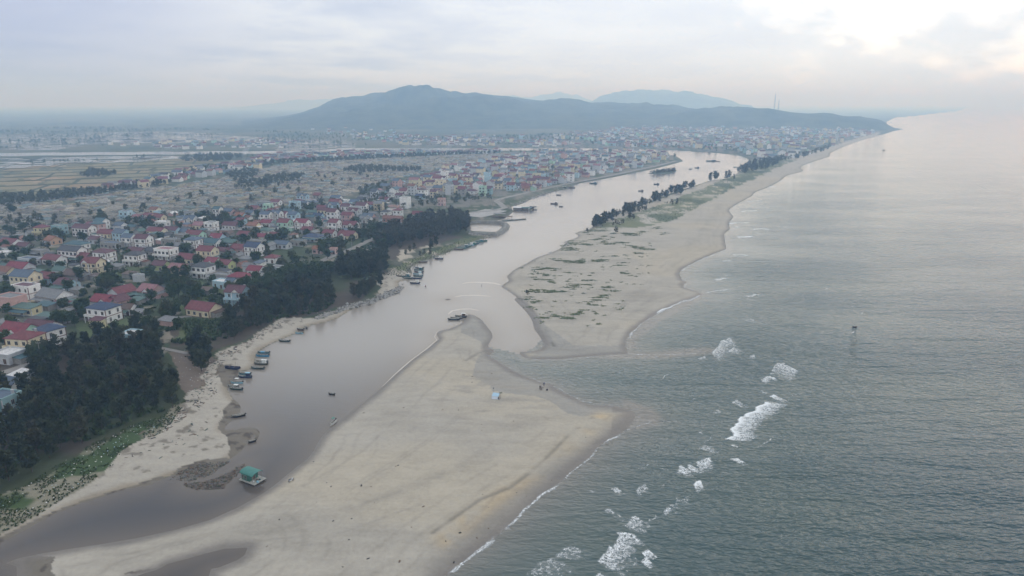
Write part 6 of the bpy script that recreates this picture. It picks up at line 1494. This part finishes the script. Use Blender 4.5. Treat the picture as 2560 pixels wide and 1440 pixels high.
for (u, v, a, b) in VEGP:
    sub = [(gr_.uniform(-a, a), gr_.uniform(-b, b)) for _ in range(max(2, int(a * .32)))]
    for (du, dv) in sub:
        nn = int(12 + a * .7)
        su, sv_ = gr_.uniform(2, 10), gr_.uniform(.3, .9)
        for _ in range(nn):
            x, y, z = GZ(u + du + gr_.gauss(0, su), v + dv + gr_.gauss(0, sv_)); cs_.append((x, y, z))
for _ in range(150):
    u, v = gr_.uniform(1290, 1640), gr_.uniform(600, 815)
    if u < 1270 + (v - 690) * .35 + 35 or u > 1660 - max(0, v - 640) * .75: continue
    for _ in range(gr_.randint(2, 9)): cs_.append(GZ(u + gr_.gauss(0, 3), v + gr_.gauss(0, .7)))
M_CREEP = leaf_mat('beach_creeper', (0.10, 0.13, 0.065), (0.18, 0.21, 0.11))
tufts(cs_, 'dune_plants', 'patches of low green creeper on the far sand spit', M_CREEP, .16, 5, .45)
gp = []
for x, y in scatter(GRASS_STRIP, 2200, .8, 71):
    if fbm(np.array([x*.2+5]), np.array([y*.2]), 3)[0] + rt.uniform(-.14, .14) < .53: gp.append((x, y, HZ(x, y)))
for x, y in scatter(BANKG, 1500, 1.6, 72): gp.append((x, y, HZ(x, y)))
for x, y in scatter(SPITG, 2600, 3.2, 73):
    if fbm(np.array([x*.02]), np.array([y*.02]), 2)[0] > .42: gp.append((x, y, HZ(x, y)))
M_GRASS = leaf_mat('grass_blades', (0.028, 0.046, 0.016), (0.072, 0.098, 0.040))
tufts(gp, 'grass', 'bright green grass strip and bank grass with litter', M_GRASS, .32, 9, .30)
# shrubs of the village ground
sb = []
for poly, n, s in ((VT, 2600, 74), (FOREST_IN, 500, 75), (BELT_IN, 260, 76), ([(400,800),(480,770),(560,760),(600,800),(540,850),(430,860)], 200, 77), ([(590,745),(720,690),(830,650),(830,680),(700,720),(620,745)], 220, 78), ([(830,650),(950,600),(1040,570),(940,640),(930,660),(850,680)], 220, 79)):
    for x, y in scatter(poly, n, 2.2, s):
        if free(x, y, -1.2) and vnoise(np.array([x*.06]), np.array([y*.06]))[0] > .40: sb.append((x, y, HZ(x, y)))
tufts(sb, 'undergrowth', 'low bushes and weeds between the houses and under the trees', M_BRO, 1.1, 16, .9)
def chips(centres, name, label, mats, lo, hi, flat=.5, long=1.0, kind='stuff'):
    rs = np.random.RandomState(len(centres)); V_, F_, Mi = [], [], []
    cube = np.array([(-1,-1,-1),(1,-1,-1),(1,1,-1),(-1,1,-1),(-.7,-.7,1),(.7,-.7,1),(.7,.7,1),(-.7,.7,1)], float); fc = [(4,5,6,7),(0,1,5,4),(1,2,6,5),(2,3,7,6),(3,0,4,7)]
    for i, (x, y, z) in enumerate(centres):
        s = rs.uniform(lo, hi); a = rs.uniform(0, 6.28); v = cube * (1 + rs.uniform(-.25, .25, (8, 3))) * (s * long * rs.uniform(.6, 1.4), s * rs.uniform(.6, 1.3) / max(1, long * .6), s * flat * rs.uniform(.6, 1.3))
        q = np.stack([x + math.cos(a)*v[:,0] - math.sin(a)*v[:,1], y + math.sin(a)*v[:,0] + math.cos(a)*v[:,1], z + v[:,2] + s*flat*.4], 1); o_ = len(V_); V_ += [tuple(p) for p in q]; F_ += [tuple(o_ + k for k in f) for f in fc]; Mi += [rs.randint(len(mats))] * 5
    me = mesh_np(name, np.array(V_), np.array(F_), mi=Mi)
    for m in mats: me.materials.append(m)
    return tag(link(name, me), label, kind=kind)
M_ROCK = plain('grey_rock', (0.27, 0.27, 0.255), .9, .3, 1.5); M_ROCKD = plain('dark_rock', (0.13, 0.125, 0.115), .9, .3, 1.5)
rk_ = []
for line, n, sp_ in (([(790,797),(838,783),(872,770),(905,763)], 260, 4), ([(885,770),(921,762),(960,745),(985,736),(1002,722)], 420, 6), ([(1270,520),(1325,499),(1375,482),(1444,461)], 200, 3), ([(1176,584),(1212,587),(1240,588),(1262,577),(1270,565)], 260, 2.2)):
    for _ in range(n):
        k = gr_.randrange(len(line) - 1); t = gr_.random(); u = line[k][0] + (line[k+1][0] - line[k][0]) * t + gr_.gauss(0, sp_ * .6); v = line[k][1] + (line[k+1][1] - line[k][1]) * t - abs(gr_.gauss(0, sp_)) + 2; rk_.append(GZ(u, v))
chips(rk_, 'seawall_rocks', 'pale broken rocks of the seawall along the bank', [M_ROCK, M_ROCKD, M_CONC], .25, .75, .7)
lt = []
for x, y in scatter(GRASS_STRIP, 80, 1.0, 81): lt.append((x, y, HZ(x, y) + .3))
for x, y in scatter([(430,880),(470,870),(520,880),(530,905),(512,935),(500,962),(470,985),(455,970),(440,930)], 60, .8, 82): lt.append((x, y, HZ(x, y) + .02))
for x, y in scatter([(0,1320),(100,1240),(200,1140),(330,1065),(380,1060),(300,1120),(200,1210),(60,1290)], 70, 1.0, 83): lt.append((x, y, HZ(x, y) + .3))
chips(lt, 'litter', 'scattered pale litter on the grass and clearing above the beach', [M_WHITE, M_WHITE, WM['light blue'], WM['pale grey'], RM['white']], .05, .14, .4)
dw = []
for poly, n, s in (([(462,1006),(512,935),(545,884),(600,860),(660,822),(700,800),(720,805),(650,845),(600,880),(560,900),(545,930),(540,980),(500,1010)], 190, 84), ([(330,1085),(420,1040),(480,1000),(520,1000),(440,1060),(380,1100)], 90, 85), ([(300,1150),(420,1090),(520,1030),(540,1060),(400,1150)], 26, 86)):
    for x, y in scatter(poly, n, .7, s): dw.append((x, y, HZ(x, y)))
chips(dw, 'driftwood', 'dark driftwood and wrack strewn along the upper beach', [M_WOOD, M_WOOD, BM['black'], M_NET, BM['olive']], .10, .32, .5, 2.6)
dk = []
for _ in range(520):
    u, v = gr_.uniform(455, 618), gr_.uniform(1150, 1226); x, y = G(u, v, 0)
    if inside(np.array([[x, y]]), wMUD)[0]: dk.append((x, y, HZ(x, y)))
for poly in MUDS[1:2]:
    for x, y in scatter([(425,1190),(447,1171),(500,1156),(572,1146),(556,1157),(528,1178),(480,1192),(458,1195)], 260, .55, 87): dk.append((x, y, HZ(x, y)))
chips(dk, 'mud_stones', 'dark weedy stones on the mud bank', [M_ROCKD, BM['brown'], BM['olive'], M_ROCKD], .12, .34, .6)
pb_ = [GZ(gr_.uniform(660, 1500), gr_.uniform(930, 1420)) for _ in range(60)]
chips([p for p in pb_ if inside(np.array([[p[0], p[1]]]), wNEAR)[0] and math.hypot(p[0], p[1]) > 0], 'beach_debris', 'few dark scraps lying on the near sand spit', [M_WOOD, BM['black']], .06, .2, .5, 1.8)
# smoke of small fires
M_SM = bpy.data.materials.new('smoke'); M_SM.use_nodes = True
nt = M_SM.node_tree; nt.nodes.clear(); vs_ = nt.nodes.new('ShaderNodeVolumeScatter'); ou_ = nt.nodes.new('ShaderNodeOutputMaterial'); vs_.inputs['Color'].default_value = (.8, .88, 1, 1); vs_.inputs['Density'].default_value = .02; nt.links.new(vs_.outputs[0], ou_.inputs['Volume'])
for i, (u, v, l) in enumerate(((398,760,'thin bluish smoke rising beside the green-awning house'),(610,412,'thin bluish smoke drifting over the far houses'))):
    x, y, z = GZ(u, v); b = MB(); r_ = random.Random(i); sc = 1 if i == 0 else 3.0; V_ = []
    for k in range(9):
        t = k / 8; ra = (.5 + 2.6 * t) * sc * (math.sin(math.pi * min(1, t * .9 + .1)) ** .5); cx_ = (t * t * 4 + r_.uniform(-.2, .2)) * sc; cz_ = (.4 + t * 11) * sc
        V_ += [(cx_ + ra * math.cos(j * math.pi / 6) * r_.uniform(.85, 1.15), ra * math.sin(j * math.pi / 6) * r_.uniform(.85, 1.15), cz_) for j in range(12)]
    b.add(V_, [(a * 12 + j, a * 12 + (j + 1) % 12, a * 12 + 12 + (j + 1) % 12, a * 12 + 12 + j) for a in range(8) for j in range(12)] + [tuple(range(12))[::-1], tuple(range(96, 108))])
    o = b.build('smoke', M_SM, None, True); o.location = (x, y, z); tag(o, l, kind='stuff')
# ------------------------------------------------------------------ labels of the houses
KIND = {'gable': 'gabled', 'cross': 'cross-gabled', 'hip': 'hipped', 'flat': 'flat', 'shed': 'lean-to'}
def base_label(h):
    if 'shed' in h['extra']: return f"low grey shed with a {h['roof']} lean-to roof" if h['rf'] == 'shed' else f"low shed with {h['roof']} roof"
    n = {0: 'low', 1: 'one-storey', 2: 'two-storey', 3: 'three-storey'}[int(h['st'])]
    return f"{n} {h['wall']} house with a {h['roof']} {KIND[h['rf']]} roof"
for h in HOUSES: h['base'] = base_label(h)
cnt = {}
for h in HOUSES: cnt.setdefault(h['base'], []).append(h)
uniq = [h for h in HOUSES if len(cnt[h['base']]) == 1 and not h['cheap']]
ANCH = [((838, 640), 'the sandy clearing'), ((1215, 570), 'the walled pond'), ((1200, 535), 'the concrete yard'), ((1013, 505), 'the white three-storey block'), ((255, 785), 'the white blue-roofed villa'), ((505, 775), 'the red-roofed house on the meadow'), ((425, 920), 'the brown clearing'), ((230, 670), 'the cream cross-gabled house'), ((335, 650), 'the white grey-roofed villa'), ((480, 610), 'the white slate-roofed villa'), ((60, 870), 'the cream hip-roofed house'), ((835, 545), 'the tall white red-roofed house'), ((252, 560), 'the tall white teal-roofed house'), ((632, 630), 'the white villa under a blue gable'), ((100, 700), 'the left edge of the village'), ((510, 640), 'the cream two-storey house'), ((760, 600), 'the wide blue-roofed house'), ((1315, 470), 'the orange house on the river road'), ((1690, 400), 'the town point'), ((1500, 400), 'the middle of the river town'), ((1120, 450), 'the edge of the sandy plots'), ((1430, 440), 'the river road')]
def where(h):
    (au, av), nm = min(ANCH, key=lambda a: (a[0][0] - h['u']) ** 2 + ((a[0][1] - h['v']) * 1.7) ** 2)
    du, dv = h['u'] - au, (h['v'] - av) * 1.7
    if abs(du) < 14 and abs(dv) < 14: return 'near ' + nm
    if abs(du) > abs(dv): return ('right of ' if du > 0 else 'left of ') + nm
    return ('in front of ' if dv > 0 else 'behind ') + nm
def shorten(t):
    return ' '.join(t.split()[:16])
for b_, hs in cnt.items():
    for h in hs: h['lab'] = h['base'] if len(hs) == 1 else h['base'] + ' ' + where(h)
by = {}
for h in HOUSES: by.setdefault(h['lab'], []).append(h)
SZ = ['smallest', 'narrowest', 'widest']
for l, hs in by.items():
    if len(hs) > 1 and len(hs) <= 2:
        hs.sort(key=lambda h: h['u']); hs[0]['lab'] = 'left ' + l; hs[1]['lab'] = 'right ' + l
for h in HOUSES:
    tag(h['o'], shorten(h['lab']), 'shed' if 'shed' in h['extra'] else 'house', 'sheds between the village houses' if 'shed' in h['extra'] else 'houses of the river town' if h['cheap'] else 'houses of the near village')

for o, x, y, k, c, n in PLOTS:
    uu, vv = uv_of(x, y); tag(o, shorten(o['label'] + ' ' + where(dict(u=uu, v=vv))))
ub = [(h, h['x'], h['y']) for h in HOUSES if len(cnt[h['base']]) == 1 and not h['cheap']]
for o, x, y, rg in TOBJ:
    if rg in ('village', 'plain'):
        h, hx, hy = min(ub, key=lambda q: (q[1] - x) ** 2 + (q[2] - y) ** 2)
        rel = ('behind' if y > hy + 3 else 'in front of') if abs(y - hy) > abs(x - hx) else ('right of' if x > hx else 'left of')
        sz = 'small' if o.scale.x < .78 else 'broad' if o.scale.x > 1.02 else 'green'
        tag(o, shorten(f"{sz if rg == 'village' else 'dull'} round-headed tree {rel} the {h['base']}"))
